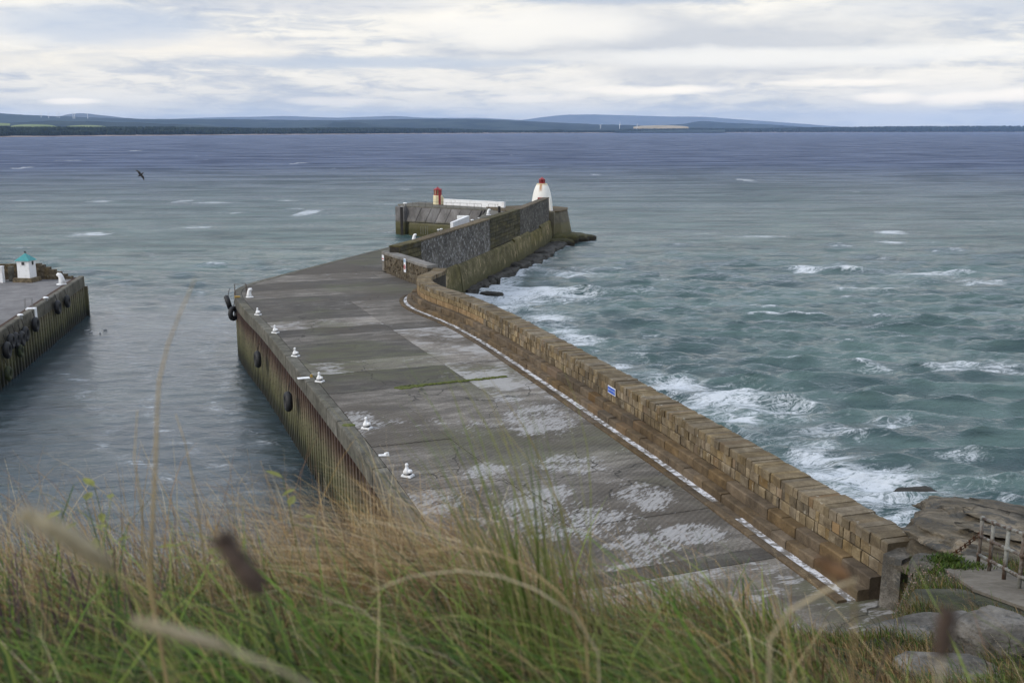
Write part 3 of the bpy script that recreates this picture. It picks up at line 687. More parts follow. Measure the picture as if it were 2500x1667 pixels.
def turbine(px, ybase, ytop, D, ang, label):
    h = (ybase - ytop) / 2500.0 * D; zb = 21 + (318.5 - ybase) / 2500.0 * D
    t = thing('wind_turbine', label, 'wind turbine', ((px - 1250) / 2500.0 * D, D, zb), ang, 'wind turbines on the far shore')
    MB().lathe([(max(h * .035, 2.6), -20), (max(h * .022, 1.8), h)], 8).build('tower', M['turbine'], t)
    MB().box((0, -2, h + 1), (4, 10, 4)).build('nacelle', M['turbine'], t)
    for k in range(3):
        a = ang * 2 + k * 2.094; L = h * .55
        MB().tube([(0, -7, h + 1), (L * .4 * math.sin(a), -7, h + 1 + L * .4 * math.cos(a)), (L * math.sin(a), -7, h + 1 + L * math.cos(a))], [1.0, 1.4, .3], 5).build('blade', M['turbine'], t)
for q in ((127, 285, 279, 10500, .3, 'faint wind turbine furthest left on the hill crest'), (145, 287.5, 277, 10400, .8, 'tall wind turbine second from left on the hill crest'), (165, 287, 279.5, 10600, 1.3, 'wind turbine third from left on the hill crest'), (170, 287, 277.5, 10500, .1, 'wind turbine just left of the rounded hill'),
          (203, 286.5, 279.5, 10400, .5, 'wind turbine left of the close pair before the rounded hill'), (207, 286.5, 279.5, 10450, 1.1, 'wind turbine right of the close pair before the rounded hill'), (238, 287.5, 279.5, 10500, .7, 'wind turbine on the right shoulder of the rounded hill'),
          (1461, 319, 307, 9200, .4, 'white wind turbine by the shore, leftmost of three'), (1507, 319.5, 305, 9300, .9, 'white wind turbine by the shore, tallest middle one of three'), (1548.5, 318.5, 306.5, 9300, 1.5, 'white wind turbine by the shore, rightmost of three')):
    turbine(*q)

# the air itself
m, g, b = new_mat('haze'); m.node_tree.nodes.remove(b)
pv = g.n('ShaderNodeVolumePrincipled'); pv.inputs['Color'].default_value = (.44, .64, 1.0, 1); pv.inputs['Density'].default_value = 3.3e-5; pv.inputs['Anisotropy'].default_value = .2
m.node_tree.links.new(pv.outputs[0], m.node_tree.nodes['Material Output'].inputs['Volume'])
tag(MB().box((0, 12500, 200), (34000, 30000, 430)).build('haze', m), 'thin sea haze that fades the far hills', kind='stuff')
# ------------------------------------------------------------------ main pier: deck slabs, edge beam, sheet piles, drain and kerb
Q = 5.8
edge = Path([(1.5, 24), (-2.6, 33.5), (-5.0, 41), (-8.76, 51.15), (-13.09, 62.37), (-19.73, 79.44), (-22.84, 86.54), (-25.49, 93.2), (-26.75, 97.2), (-27.1, 100.1), (-26.5, 104), (-24.48, 110.5), (-21.64, 119.6), (-19.35, 126.9), (-16.35, 136), (-12.63, 150), (-9.57, 161.4), (-7.0, 174), (-5.2, 190), (-5.0, 202)], 2)
inner = Path([(12.28, 31.42), (11.62, 33.73), (10.72, 36.59), (9.02, 42.5), (7.21, 48.3), (6.0, 52.0), (4.55, 56.6), (2.95, 61.4), (.92, 67.6), (-1.09, 73.6), (-3.51, 79.9), (-5.75, 84.4), (-7.15, 87.0), (-8.18, 89.64), (-8.65, 91.9), (-8.75, 93.6), (-8.45, 95.3), (-7.95, 96.9), (-7.65, 98.4), (-7.75, 99.8)], 2)
PIER = thing('pier', 'long concrete quay with a slab deck curving out from the headland to the lighthouse', 'pier')
right = [np.array((13.3, 27.4)), np.array((12.9, 29.2))] + [inner.pos(t) for t in np.linspace(0, inner.len, 60)] + [np.array(q) for q in ((-9.4, 101.6), (-14.2, 111.8), (-12.5, 113.5), (-11.0, 119.5), (-3.9, 148), (.3, 165.5), (5.8, 195), (4.5, 203))]
left_ = [edge.off(t, -.72) for t in np.linspace(edge.len, 0, 120)]
deck = [tuple(p) for p in right] + [(-1.0, 206)] + [tuple(p) for p in left_]
NA = R(20.5); nx, ny = -math.sin(NA), math.cos(NA)
def clip(poly, a, b, c):                                            # keep a*x + b*y >= c
    out = []
    for i in range(len(poly)):
        p, q = poly[i], poly[(i + 1) % len(poly)]; dp, dq = a * p[0] + b * p[1] - c, a * q[0] + b * q[1] - c
        if dp >= 0: out.append(p)
        if dp * dq < 0: t = dp / (dp - dq); out.append((p[0] + (q[0] - p[0]) * t, p[1] + (q[1] - p[1]) * t))
    return out
def area(p): return abs(sum(p[i][0] * p[(i + 1) % len(p)][1] - p[(i + 1) % len(p)][0] * p[i][1] for i in range(len(p)))) / 2
rows = [15, 22, 29.3, 30.3, 34.5, 40.7, 47.5, 54.3, 58.5, 63.5, 66.9, 73.0, 76.5, 79.2, 83.2, 87.2, 91.2, 95.3, 100, 105, 110.5, 116, 122, 129, 137, 146, 156, 167, 178, 189, 205]
lx, ly = 26.4, 10.5; ln_ = math.hypot(lx, ly); lx, ly = lx / ln_, ly / ln_; lc = lx * -8.37 + ly * 75.98   # long joint between the two lanes of slabs
lx2, ly2 = 4.8, 2.2; ln_ = math.hypot(lx2, ly2); lx2, ly2 = lx2 / ln_, ly2 / ln_; lc2 = lx2 * -.8 + ly2 * 44.5
gp = .018
for r0, r1 in zip(rows[:-1], rows[1:]):
    p = clip(clip(deck, nx, ny, r0 + gp), -nx, -ny, -r1 + gp)
    if len(p) < 3: continue
    if 54 < r0 < 91: parts = [clip(p, lx, ly, lc + gp), clip(p, -lx, -ly, -lc + gp)]
    elif 33 < r0 < 54: parts = [clip(p, lx2, ly2, lc2 + gp), clip(p, -lx2, -ly2, -lc2 + gp)]
    else: parts = [p]
    for lane, s_ in enumerate(parts):
        tone = {54.3: 'ml', 58.5: 'dl', 63.5: 'll', 66.9: 'dl', 73.0: 'ml', 76.5: 'dd', 79.2: 'lm', 83.2: 'dm', 87.2: 'dm'}.get(r0, rnd.choice(('dd', 'mm', 'dd', 'mm')))[1 - lane if len(parts) > 1 else 0]
        if len(s_) > 2 and area(s_) > .4:
            dz = rnd.uniform(-.012, .012)
            MB().prism(s_, Q - .16, Q + dz).build('slab', M['slab_rib'] if 30 < r0 < 54 else M['slab_dark'] if r0 == 29.3 else M['slab_pale'] if r0 == 22 else M[{'m': 'slab', 'd': 'slab_dark', 'l': 'slab_pale'}[tone]], PIER)
MB().prism(deck, -3, Q - .07).build('core', M['mortar'], PIER)
# edge beam in lengths, open gaps at the mooring posts
by = [24, 29, 36, 43.9, 51.5, 56.5, 61.7, 69, 77.2, 85, 90, 93.5, 96, 98.3, 100.6, 103]
ts = [edge.sy(y) for y in by] + list(np.arange(edge.sy(103) + 6, edge.len, 7.5)) + [edge.len]
for a, b_ in zip(ts[:-1], ts[1:]):
    piece(edge, a + .06, b_ - .06, [(-.70, 4.85), (-.70, Q - .02), (-.66, Q + .02), (-.05, Q + .02), (.0, Q - .04), (.0, 4.85)], 1.5).build('edge_beam', M['beam2'], PIER)
def pile_mesh(p, z0, z1, dep):
    prof = [(0, 0), (.10 * p, dep), (.46 * p, dep), (.56 * p, 0), (p, 0)]; t = .02
    vs = [(x, y, z) for z in (z0, z1) for x, y in prof] + [(x, y - t - .03, z) for z in (z0, z1) for x, y in prof]
    fs = [(i, i + 1, 5 + i + 1, 5 + i) for i in range(4)] + [(10 + i, 10 + i + 1, 15 + i + 1, 15 + i) for i in range(4)] + [(5 + i, 5 + i + 1, 15 + i + 1, 15 + i) for i in range(4)]
    return MB().add(vs, fs).mesh('sheet_pile', M['pile'])
PP = .78; pm = pile_mesh(PP, -3, 4.86, .36)
t = 0.3
while t < edge.sy(104):
    x, y = edge.off(t, -.42); tx, ty = edge.tan(t)
    link('sheet_pile', pm, PIER, (x, y, 0), (0, 0, math.atan2(ty, tx))); t += PP
# the far side of the quay is plain masonry
piece(edge, edge.sy(103.5), edge.len, [(-.6, -3), (-.6, 4.84), (-.12, 4.84), (.15, -3)], 3).build('quay_face', M['head'], PIER)
# drain along the foot of the steps, painted white in lengths, and its kerb
S_END = inner.sy(95.0)
t = 0.2; k = 0
while t < S_END - .5:
    L = rnd.uniform(1.5, 2.6); e = min(t + L, S_END)
    y = inner.pos(t)[1]
    bare = 38.6 < y < 40.6 or 46.4 < y < 47.6 or 57.6 < y < 58.3
    piece(inner, t + .02, e - .02, [(.86, Q - .1), (.86, Q + .05), (1.05, Q + .035), (1.235, Q + .05), (1.235, Q - .1)]).build('drain_stone', M['kerb'] if bare else M['drain'], PIER)
    piece(inner, t + .012, e - .012, blockprof(1.25, 1.62, Q - .1, Q + .095 + rnd.uniform(-.008, .008), .03)).build('kerb_stone', M['kerb'], PIER); t = e
# moss along one wide joint
mb = MB(); pr = np.random.RandomState(2)
for i in range(60):
    t_ = i / 59.0; x = -6.9 + (-.4 + 6.9) * t_; y = 59.95 + (62.75 - 59.95) * t_; w = .10 + .22 * math.exp(-((t_ - .08) / .1) ** 2) + .12 * vnoise(t_ * 9, 3.3)
    for j in range(3):
        r_ = w * pr.uniform(.5, 1); mb.lathe([(r_, Q), (r_ * .8, Q + .05), (r_ * .3, Q + .07)], 7, (x + pr.normal(0, .05), y + pr.normal(0, .06), 0), pr.uniform(0, 3))
o = mb.build('moss', M['moss'], PIER); o['kind'] = 'stuff'
MB().lathe([(.4, Q - .01), (.33, Q + .05), (.15, Q + .08)], 12, (-8.6, 51.9, 0), 0, 1.0, .7).build('moss', M['moss'], PIER)
MB().box((-13.05, 62.3, Q + .035), (.75, .42, .03), R(20)).build('white_marker', M['white'], PIER)
MB().box((-12.6, 62.55, Q + .1), (.14, .12, .2), R(20)).build('yellow_block', M['gold'], PIER)

# ------------------------------------------------------------------ sea wall with two stepped ledges
WALL = thing('sea_wall', 'brown sandstone sea wall with two stone ledges running along the pier', 'sea wall')
WT = 7.8
piece(inner, 0.05, inner.len, [(-1.26, -2), (-1.26, WT - .30), (-.05, WT - .30), (-.05, -2)], .6).build('core', M['mortar'], WALL)
t = 0.0; n_ = 0
while t < inner.len - .15:                                          # coping, one stone through the thickness of the wall
    L = min(rnd.choice((.22, .28, .32, .38, .45, .6)) * rnd.uniform(.85, 1.15), inner.len - t)
    h = rnd.uniform(-.025, .03); e = rnd.uniform(-.025, .035)
    piece(inner, t + .012, t + L - .012, blockprof(-1.32 + rnd.uniform(-.05, .05), e + .02, WT - .36, WT + h, .035), .8).build('coping_stone', M['cope_stone'], WALL); t += L; n_ += 1
for z0, z1 in ((6.55, 7.0), (7.0, WT - .37)):
    t = 0.0; farb = MB()
    while t < inner.len - .1:
        L = min(rnd.choice((.22, .3, .38, .46, .58)) * rnd.uniform(.85, 1.2), inner.len - t)
        j = rnd.uniform(-.035, .035); d0 = rnd.uniform(-.03, .03); pz = rnd.uniform(-.02, .02)
        if L < .3 or rnd.random() < .8: cuts = [(z0, z1 - .0)]
        else: zm = (z0 + z1) / 2 + pz; cuts = [(z0, zm), (zm, z1)]
        a, b_ = cuts[0][0], cuts[-1][1]
        mb_ = piece(inner, t + .014, t + L - .014, [(-.30, a + .012), (d0 - .03, a + .012), (d0, a + .04), (d0, b_ - .04), (d0 - .03, b_ - .012), (-.30, b_ - .012)], .9, farb if inner.pos(t)[1] > 76 else None)
        if inner.pos(t)[1] <= 76: mb_.build('stone', M['wall_stone'], WALL)
        t += L
    farb.build('far_stones', M['wall_stone'], WALL)['kind'] = 'stuff'
for o0, o1, z1, nm in ((-.02, .46, 6.6, 'upper_step'), (.46, .90, 6.2, 'lower_step')):
    t = 0.15
    while t < S_END - .3:
        L = min(rnd.uniform(.85, 1.75), S_END - t); hh = rnd.uniform(-.03, .03)
        piece(inner, t + .010, t + L - .010, blockprof(o0, o1 + rnd.uniform(-.02, .03), Q - .05, z1 + hh, .045), .9).build('step_stone', M['step_stone'], WALL); t += L
# pale weathered end of the wall
MB().box((13.05, 31.45, 6.1), (.7, 2.2, 3.0), R(-52), (.93, .97)).build('end_pier', M['boulder'], WALL)

# ------------------------------------------------------------------ short wall across the pier
sw = Path([(-8.35, 101.0), (-9.3, 102.6), (-11.1, 106.6), (-14.1, 112.4)])
SW = thing('short_wall', 'low rubble wall closing the end of the sea wall, hung with two notices', 'wall')
piece(sw, -0.0, sw.len, [(-1.05, 3), (-1.05, 7.62), (0, 7.62), (.05, 3)], .8).build('rubble_face', M['rubble'], SW)
t = 0
for L in (2.2, 3.1, 2.6, 2.4, 2.9):
    e = min(t + L, sw.len); piece(sw, t + .015, e - .015, blockprof(-1.12, .10, 7.63, 7.9, .03)).build('coping_stone', M['grey_cope'], SW); t = e
x, y = sw.off(sw.len, -.3); MB().box((x - .1, y + .4, 6.8), (.75, .7, 2.25), R(28)).build('end_pier', M['grey_cope'], SW)
pr = np.random.RandomState(3)
mb = MB()
for i in range(90):                                                 # field stones standing proud in the mortar
    t_ = pr.uniform(.1, sw.len - .2); z_ = pr.uniform(5.85, 7.5); L = pr.uniform(.15, .32); hgt = pr.uniform(.1, .22)
    piece(sw, t_, t_ + L, [(-.1, z_), (.05, z_), (.09, z_ + .03), (.09, z_ + hgt - .03), (.05, z_ + hgt), (-.1, z_ + hgt)], 1, mb)
o = mb.build('field_stones', M['rubble'], SW); o['kind'] = 'stuff'
def on_face(path, t, o, z): x, y = path.off(t, o); return (x, y, z)
def flat(pts3, thick, nrm):
    n = len(pts3); a = [Vector(p) for p in pts3]; b = [p + Vector(nrm) * thick for p in a]
    return MB().add(a + b, [tuple(range(n))[::-1], tuple(range(n, 2 * n))] + [(i, (i + 1) % n, n + (i + 1) % n, n + i) for i in range(n)])
def board(path, t, w, z0, z1, off, thick=.03):
    tx, ty = path.tan(t); c = path.off(t, off)
    P = [(c[0] + s_ * tx * w / 2, c[1] + s_ * ty * w / 2, z) for s_, z in ((-1, z0), (1, z0), (1, z1), (-1, z1))]
    return flat(P, thick, (-ty, tx, 0))
def ring_on(path, t, z, R0, R1, off, a0=0, a1=2 * math.pi, n=28, thick=.02):
    tx, ty = path.tan(t); c = path.off(t, off); vs = []
    for i in range(n + 1):
        a = a0 + (a1 - a0) * i / n
        for r in (R0, R1):
            for q in (0, thick): vs.append((c[0] + r * math.cos(a) * tx - ty * q, c[1] + r * math.cos(a) * ty + tx * q, z + r * math.sin(a)))
    fs = []
    for i in range(n):
        b = 4 * i; fs += [(b, b + 2, b + 6, b + 4), (b + 1, b + 5, b + 7, b + 3), (b + 2, b + 3, b + 7, b + 6), (b, b + 4, b + 5, b + 1)]
    return MB().add(vs, fs)
t2 = sw.sy(106.9)
S2 = thing('warning_sign', 'tall white notice with a red prohibition ring on the short wall', 'sign')
board(sw, t2, .62, 6.45, 7.88, .11).build('panel', M['sign_white'], S2)
board(sw, t2, .5, 7.5, 7.82, .145, .012).build('blue_patch', M['sign_blue'], S2)
ring_on(sw, t2, 7.0, .17, .255, .145).build('red_ring', M['sign_red'], S2)
tx, ty = sw.tan(t2)
c = sw.off(t2, .145); flat([(c[0] + s_ * tx, c[1] + s_ * ty, 7.0 + z) for s_, z in ((-.17, .11), (-.11, .17), (.17, -.11), (.11, -.17))], .018, (-ty, tx, 0)).build('red_bar', M['sign_red'], S2)
t1 = sw.sy(111.2)
S1 = thing('notice_board', 'small pale notice near the far end of the short wall', 'sign')
board(sw, t1, .62, 6.95, 7.55, .11).build('panel', M['sign_white'], S1)
board(sw, t1, .46, 7.1, 7.22, .145, .012).build('red_line', M['sign_red'], S1)
# blue name plate on the sea wall
tb = inner.sy(53.2)
SB = thing('name_plate', 'small blue name plate with a white border on the sea wall', 'sign')
board(inner, tb, 1.02, 7.02, 7.42, .05).build('border', M['sign_white'], SB)
board(inner, tb, .93, 7.065, 7.375, .082, .01).build('plate', M['blue'], SB)
fc = bpy.data.curves.new('lettering', 'FONT'); fc.body = 'NORTH PIER'; fc.size = .165; fc.align_x = 'CENTER'; fc.align_y = 'CENTER'; fc.extrude = .004
ft = bpy.data.objects.new('lettering', fc); fc.materials.append(M['sign_letter']); col.objects.link(ft)
bpy.context.view_layer.update()
fm_ = bpy.data.meshes.new_from_object(ft.evaluated_get(bpy.context.evaluated_depsgraph_get())); bpy.data.objects.remove(ft)
fo = link('lettering', fm_, SB)
tx, ty = inner.tan(tb); c = inner.off(tb, .10)
fo.matrix_local = Matrix(((-tx, 0, -ty, c[0]), (-ty, 0, tx, c[1]), (0, 1, 0, 7.22), (0, 0, 0, 1)))

# ------------------------------------------------------------------ mooring posts along the quay edge
def bitt_at(loc, rz, label, first=[None]):
    if first[0] is None:
        t = thing('mooring_post', label, 'mooring post', group='white mooring posts along the quay edge')
        MB().box((0, 0, .05), (.62, .46, .10), 0, (.94, .92)).build('base', M['white'], t)
        mb = MB().lathe([(.17, .15), (.21, .2), (.19, .3), (.11, .42), (.075, .52), (.085, .56), (.10, .61), (.08, .68), (.03, .71)], 14, (-.05, 0, 0))
        mb.build('post', M['white'], t, True)
        MB().lathe([(.0, .2), (.11, .22), (.13, .3), (.10, .38), (.02, .41)], 12, (.17, -.02, 0)).build('horn', M['white'], t, True)
        MB().box((0, 0, .125), (.36, .3, .06)).build('bolt_gap', M['black'], t)
        first[0] = t; o = t
    else:
        o = copy_tree(first[0]); o['label'] = label
    o.location = loc; o.rotation_euler = (0, 0, rz); o.scale = (.82, .82, .86)
for (x, y), lb in zip([(-4.78, 43.78), (-7.66, 51.32), (-11.97, 61.44), (-14.97, 68.7), (-18.23, 76.98), (-21.46, 84.8)],
        ('white mooring post on the quay edge nearest the long grass', 'white mooring post beside a round patch of yellow moss', 'white mooring post beside the flat white marker on the edge beam', 'white mooring post fourth from the long grass', 'white mooring post fifth from the long grass', 'white mooring post furthest from the long grass, near the hanging tyres')):
    bitt_at((x + .1, y, Q + .012), R(-25), lb)
MB_ = MB().box((0, 0, .03), (.5, .2, .06), .2).box((.12, .05, .09), (.2, .14, .1), .9)
o = MB_.build('broken_block', M['white'], loc=(-6.11, 46.73, Q + .012)); tag(o, 'broken white lump lying on the deck between two mooring posts', 'block')
def hook_bollard(loc, rz, s, label, first=[None]):
    if first[0] is None:
        t = thing('bollard', label, 'bollard', group='white hooked bollards')
        MB().lathe([(.42, 0), (.42, .06), (.36, .08)], 18).build('base', M['white'], t, False)
        MB().tube([(.06, 0, .05), (.05, 0, .4), (.0, 0, .68), (-.09, 0, .84), (-.2, 0, .86), (-.30, 0, .78)], [.30, .25, .21, .21, .19, .13], 14).build('post', M['white'], t, True)
        first[0] = t; o = t
    else: o = copy_tree(first[0]); o['label'] = label
    o.location = loc; o.rotation_euler = (0, 0, rz); o.scale = (s, s, s)
hook_bollard((-24.4, 94.1, Q + .01), R(160), .85, 'white hooked bollard at the bend of the quay by the hoop rail')
hook_bollard((-13.7, 143.5, Q + .01), R(170), 1.0, 'white hooked bollard on the narrow deck beyond the short wall')
hook_bollard((-4.3, 188.5, Q + .01), R(180), 1.1, 'white hooked bollard at the corner before the outer arm')
hook_bollard((-49.2, 110.8, 4.52), R(10), 1.25, 'white hooked bollard on the left jetty beside the teal roofed hut')
def mush(loc, s, label, first=[None]):
    if first[0] is None:
        t = thing('small_bollard', label, 'bollard', group='small white mushroom bollards')
        MB().lathe([(.2, 0), (.17, .06), (.13, .12), (.13, .28)], 12).build('stem', M['pale_metal'], t, True)
        MB().lathe([(.13, .28), (.25, .30), (.27, .36), (.2, .44), (.05, .47)], 14).build('cap', M['white'], t, True)
        first[0] = t; o = t
    else: o = copy_tree(first[0]); o['label'] = label
    o.location = loc; o.scale = (s, s, s)
mush((-45.9, 99.6, 4.52), 1.0, 'small white capped bollard on the left jetty edge, further one')
mush((-43.9, 90.0, 4.52), 1.0, 'small white capped bollard on the left jetty edge, nearer one')
mush((-11.3, 157.3, Q), .8, 'small white bollard left of a pair on the narrow deck')
mush((-10.9, 157.9, Q), .9, 'small white bollard right of a pair on the narrow deck')
mush((-6.7, 173.3, Q), 1.1, 'small white bollard just beyond the white parapet block')
mush((-5.8, 179.0, Q), .7, 'smallest white bollard near the inner corner of the harbour mouth')
mush((-21.9, 211.2, Q), 1.6, 'square white post at the left tip of the outer arm')

def hoop_rail(loc, rz, w, h, gapw, label, mat, group='ladder hoops'):
    t = thing('ladder_hoop', label, 'ladder hoop', loc, rz, group)
    for y in (0, gapw):
        MB().tube([(-w / 2, y, 0), (-w / 2, y, h), (w / 2, y, h), (w / 2, y, 0)], .025, 6).build('hoop', mat, t)
hoop_rail((-25.3, 94.6, Q), R(20), 1.05, 1.1, .75, 'rusty double hoop rail round the ladder at the quay bend', M['rust'])
hoop_rail((-45.4, 94.8, 4.5), R(15), .62, 1.05, .5, 'grey double hoop rail on the left jetty', M['pale_metal'])
hoop_rail((-12.9, 152.6, Q), R(30), .75, 1.2, .75, 'pale double hoop rail on the narrow deck beyond the short wall', M['pale_metal'])
MB().box((-25.5, 93.9, Q + .08), (.5, .3, .16), R(20)).build('edge_block', M['gold'], PIER)
# ------------------------------------------------------------------ tyres
def tyre(loc, rz, tilt, s, label, mat=None, rope=.7, first=[None], group='tyres hung as fenders'):
    t = thing('tyre', label, 'tyre', loc, rz, group)
    if first[0] is None: first[0] = MB().torus(.40, .19, 22, 10, 1.05).mesh('tyre', M['black'], True)
    me = first[0]
    if mat: me = first[0].copy(); me.materials.clear(); me.materials.append(mat)
    r_ = link('ring', me, t); r_.rotation_euler = (tilt, 0, 0)
    MB().tube([(0, 0, .38), (.02, -.08, .38 + rope * .6), (.0, -.16, .38 + rope)], .025, 5).build('rope', M['dark_wood'], t)
    t.scale = (s, s, s)
JA = math.atan2(-33.3, 6.7)
for (x, y, z, s, mat, lb) in ((-47.03, 105.9, 3.45, 1.15, None, 'black tyre furthest out on the left jetty wall'), (-46.19, 101.7, 3.55, 1.25, None, 'black tyre second from the outer end of the left jetty'),
        (-44.44, 92.9, 3.45, 1.2, None, 'lone black tyre between the white ladder recess and the crowded tyres'), (-43.73, 89.3, 3.25, 1.2, None, 'black tyre at the outer end of the crowded tyres on the left jetty'),
        (-43.46, 88.0, 3.1, 1.2, None, 'black tyre second in the crowded tyres, above the mossy one'), (-43.09, 86.2, 3.35, 1.2, None, 'black tyre in the crowd just left of the mossy hanging tyre'),
        (-42.85, 84.9, 3.5, 1.15, None, 'black tyre last but one at the left picture edge'), (-42.56, 83.5, 3.05, 1.25, None, 'black tyre cut by the left picture edge'),
        (-43.3, 87.2, 2.2, 1.0, M['rubber_moss'], 'green mossy tyre hanging low below the crowded tyres'), (-42.3, 82.8, 1.2, 1.1, M['rubber_moss'], 'moss covered tyre low at the left picture edge')):
    tyre((x + .42, y + .08, z), JA, 0, s, lb, mat)
tyre((-26.95, 96.0, 5.0), R(108), R(-15), 1.25, 'black tyre sticking out at the bend of the main quay')
tyre((-25.95, 94.0, 4.3), R(70), 0, 1.2, 'black tyre hanging flat below the bend of the main quay')
tyre((-19.75, 77.6, 3.6), R(112), 0, 1.15, 'dark tyre on the main quay piling below the white marker posts, further one')
tyre((-14.6, 64.6, 3.7), R(112), 0, 1.15, 'dark tyre on the main quay piling near the flat white marker')
# ------------------------------------------------------------------ outer breakwater wall
bw = Path([(-12.3, 111.6), (-12.1, 112.4), (-10.44, 117.6), (-3.17, 147), (1.25, 165), (6.93, 194)], 0)
BW = thing('breakwater_wall', 'tall dark breakwater wall with a weedy green foot leading to the white lighthouse', 'breakwater')
def sy2(y): return float(np.interp(y, bw.p[:, 1], bw.l))
for y0, y1, kind in ((111.6, 117.5, 'course'), (117.5, 132, 'pl'), (132, 147, 'pl'), (147, 165, 'course'), (165, 180, 'pd'), (180, 194, 'pd')):
    a, b_ = sy2(y0), sy2(y1)
    if kind == 'course':
        z = 4.2
        for i in range(8):
            h = 4.3 / 8; t = a
            while t < b_ - .05:
                L = min(rnd.uniform(1.6, 3.4), b_ - t)
                piece(bw, t + .02, t + L - .02, [(.3, z + .02), (.02, z + .02), (rnd.uniform(-.10, -.02), z + .1), (rnd.uniform(-.10, -.02), z + h - .06), (.03, z + h), (.3, z + h)], 2).build('stone', M['mossy'], BW); t += L
            z += h
        piece(bw, a, b_, [(1.15, 3), (1.15, 8.48), (.1, 8.48), (.1, 3)], 2).build('core', M['mortar'], BW)
    else:
        piece(bw, a + .02, b_ - .02, [(1.15, 3), (1.15, 8.5), (.0, 8.5), (-.06, 4.2), (-.06, 3)], 2.5).build('panel', M['speckled_light' if kind == 'pl' else 'speckled'], BW)
    piece(bw, a + .02, b_ - .02, blockprof(-.10, 1.22, 8.5, 8.66, .05), 2.5).build('coping', M['mossy'] if kind == 'course' else M['rubble'], BW)
mbf = None
for y0, y1 in ((100.5, 118), (118, 131), (131, 147), (147, 160), (160, 172), (172, 183), (183, 194.4)):
    a, b_ = sy2(max(y0, 111.6)), sy2(min(y1, 194)); o0 = rnd.uniform(.28, .38); zt = rnd.uniform(3.9, 4.5)
    piece(bw, a, b_ - .03, [(1.1, -2.5), (1.1, zt), (-.06, zt), (-o0 - .05, zt - .25), (-o0 - .45, 1.2), (-o0 - .9, -2.5)], 2).build('footing', M['footing'], BW)
MB().box((7.35, 194.9, 3.1), (1.5, 1.3, 5.6), R(-12), (.92, .95)).build('end_buttress', M['head'], BW)
# pier head beyond it
HD = thing('stone_bastion', 'blunt stone pier head with battered sides behind the lighthouse', 'pier head')
top = [(-3, 199), (6.6, 195.4), (9.0, 196.6), (10.6, 200.6), (11.0, 205.2), (8.8, 208.6), (1.5, 210.5), (-5, 207)]
cxy = (4.5, 203)
base = [(cxy[0] + (x - cxy[0]) * 1.26, cxy[1] + (y - cxy[1]) * 1.18) for x, y in top]
MB().prism(base, -2.5, 5.7, top).build('masonry', M['head'], HD)
MB().prism([(cxy[0] + (x - cxy[0]) * 1.02, cxy[1] + (y - cxy[1]) * 1.02) for x, y in top], 5.71, 5.95).build('coping', M['rubble'], HD)

# ------------------------------------------------------------------ white lighthouse
LH = thing('lighthouse', 'white bullet shaped lighthouse with a red lantern and rust streak on the pier head', 'lighthouse', (5.75, 198.2, 5.9), R(0))
prof = [(2.1, 0), (2.02, .9), (1.92, 1.8), (1.79, 2.7), (1.62, 3.5), (1.44, 4.1), (1.26, 4.55), (1.1, 4.85), (.95, 5.02)]
MB().lathe(prof, 28).build('tower', M['light_white'], LH, True)
MB().lathe([(.99, 5.02), (1.03, 5.06), (1.03, 5.12), (.9, 5.14)], 24).build('gallery', M['cream'], LH)
ln = MB().lathe([(.60, 5.14), (.60, 5.34), (.56, 5.35)], 8, a0=R(22.5)).build('lantern_base', M['red'], LH)
lg = MB().lathe([(.53, 5.34), (.53, 5.86)], 8, a0=R(22.5)).build('lantern_glass', M['red_glass'], LH)
for k in range(8):
    a = R(22.5 + 45 * k); MB().box((.56 * math.cos(a), .56 * math.sin(a), 5.6), (.09, .09, .54), a).build('glazing_bar', M['red'], lg)
MB().lathe([(.66, 5.86), (.64, 5.93), (.30, 6.14), (.12, 6.22), (.10, 6.32), (.02, 6.38)], 16, a0=R(22.5)).build('lantern_roof', M['red'], LH)
MB().box((-.38, -2.0, 1.3), (.95, .25, 2.6), R(-10)).build('door', M['red'], LH)
# arched legs of the tower, one standing out to the right, one at the back
for a in (R(-38), R(82), R(200)):
    if a == R(200): continue
    vs = []; ca, sa = math.cos(a), math.sin(a)
    for r, z in ((1.75, 0), (2.45, 0), (2.2, 1.3), (2.02, 2.35), (1.7, 3.1), (1.45, 3.4), (1.3, 2.2)):
        for w in (-.3, .3): vs.append((r * ca - w * sa, r * sa + w * ca, z))
    n = 7; MB().add(vs, [tuple(2 * i for i in range(n)), tuple(2 * i + 1 for i in range(n))[::-1]] + [(2 * i, 2 * ((i + 1) % n), 2 * ((i + 1) % n) + 1, 2 * i + 1) for i in range(n)]).build('buttress', M['light_white'], LH)

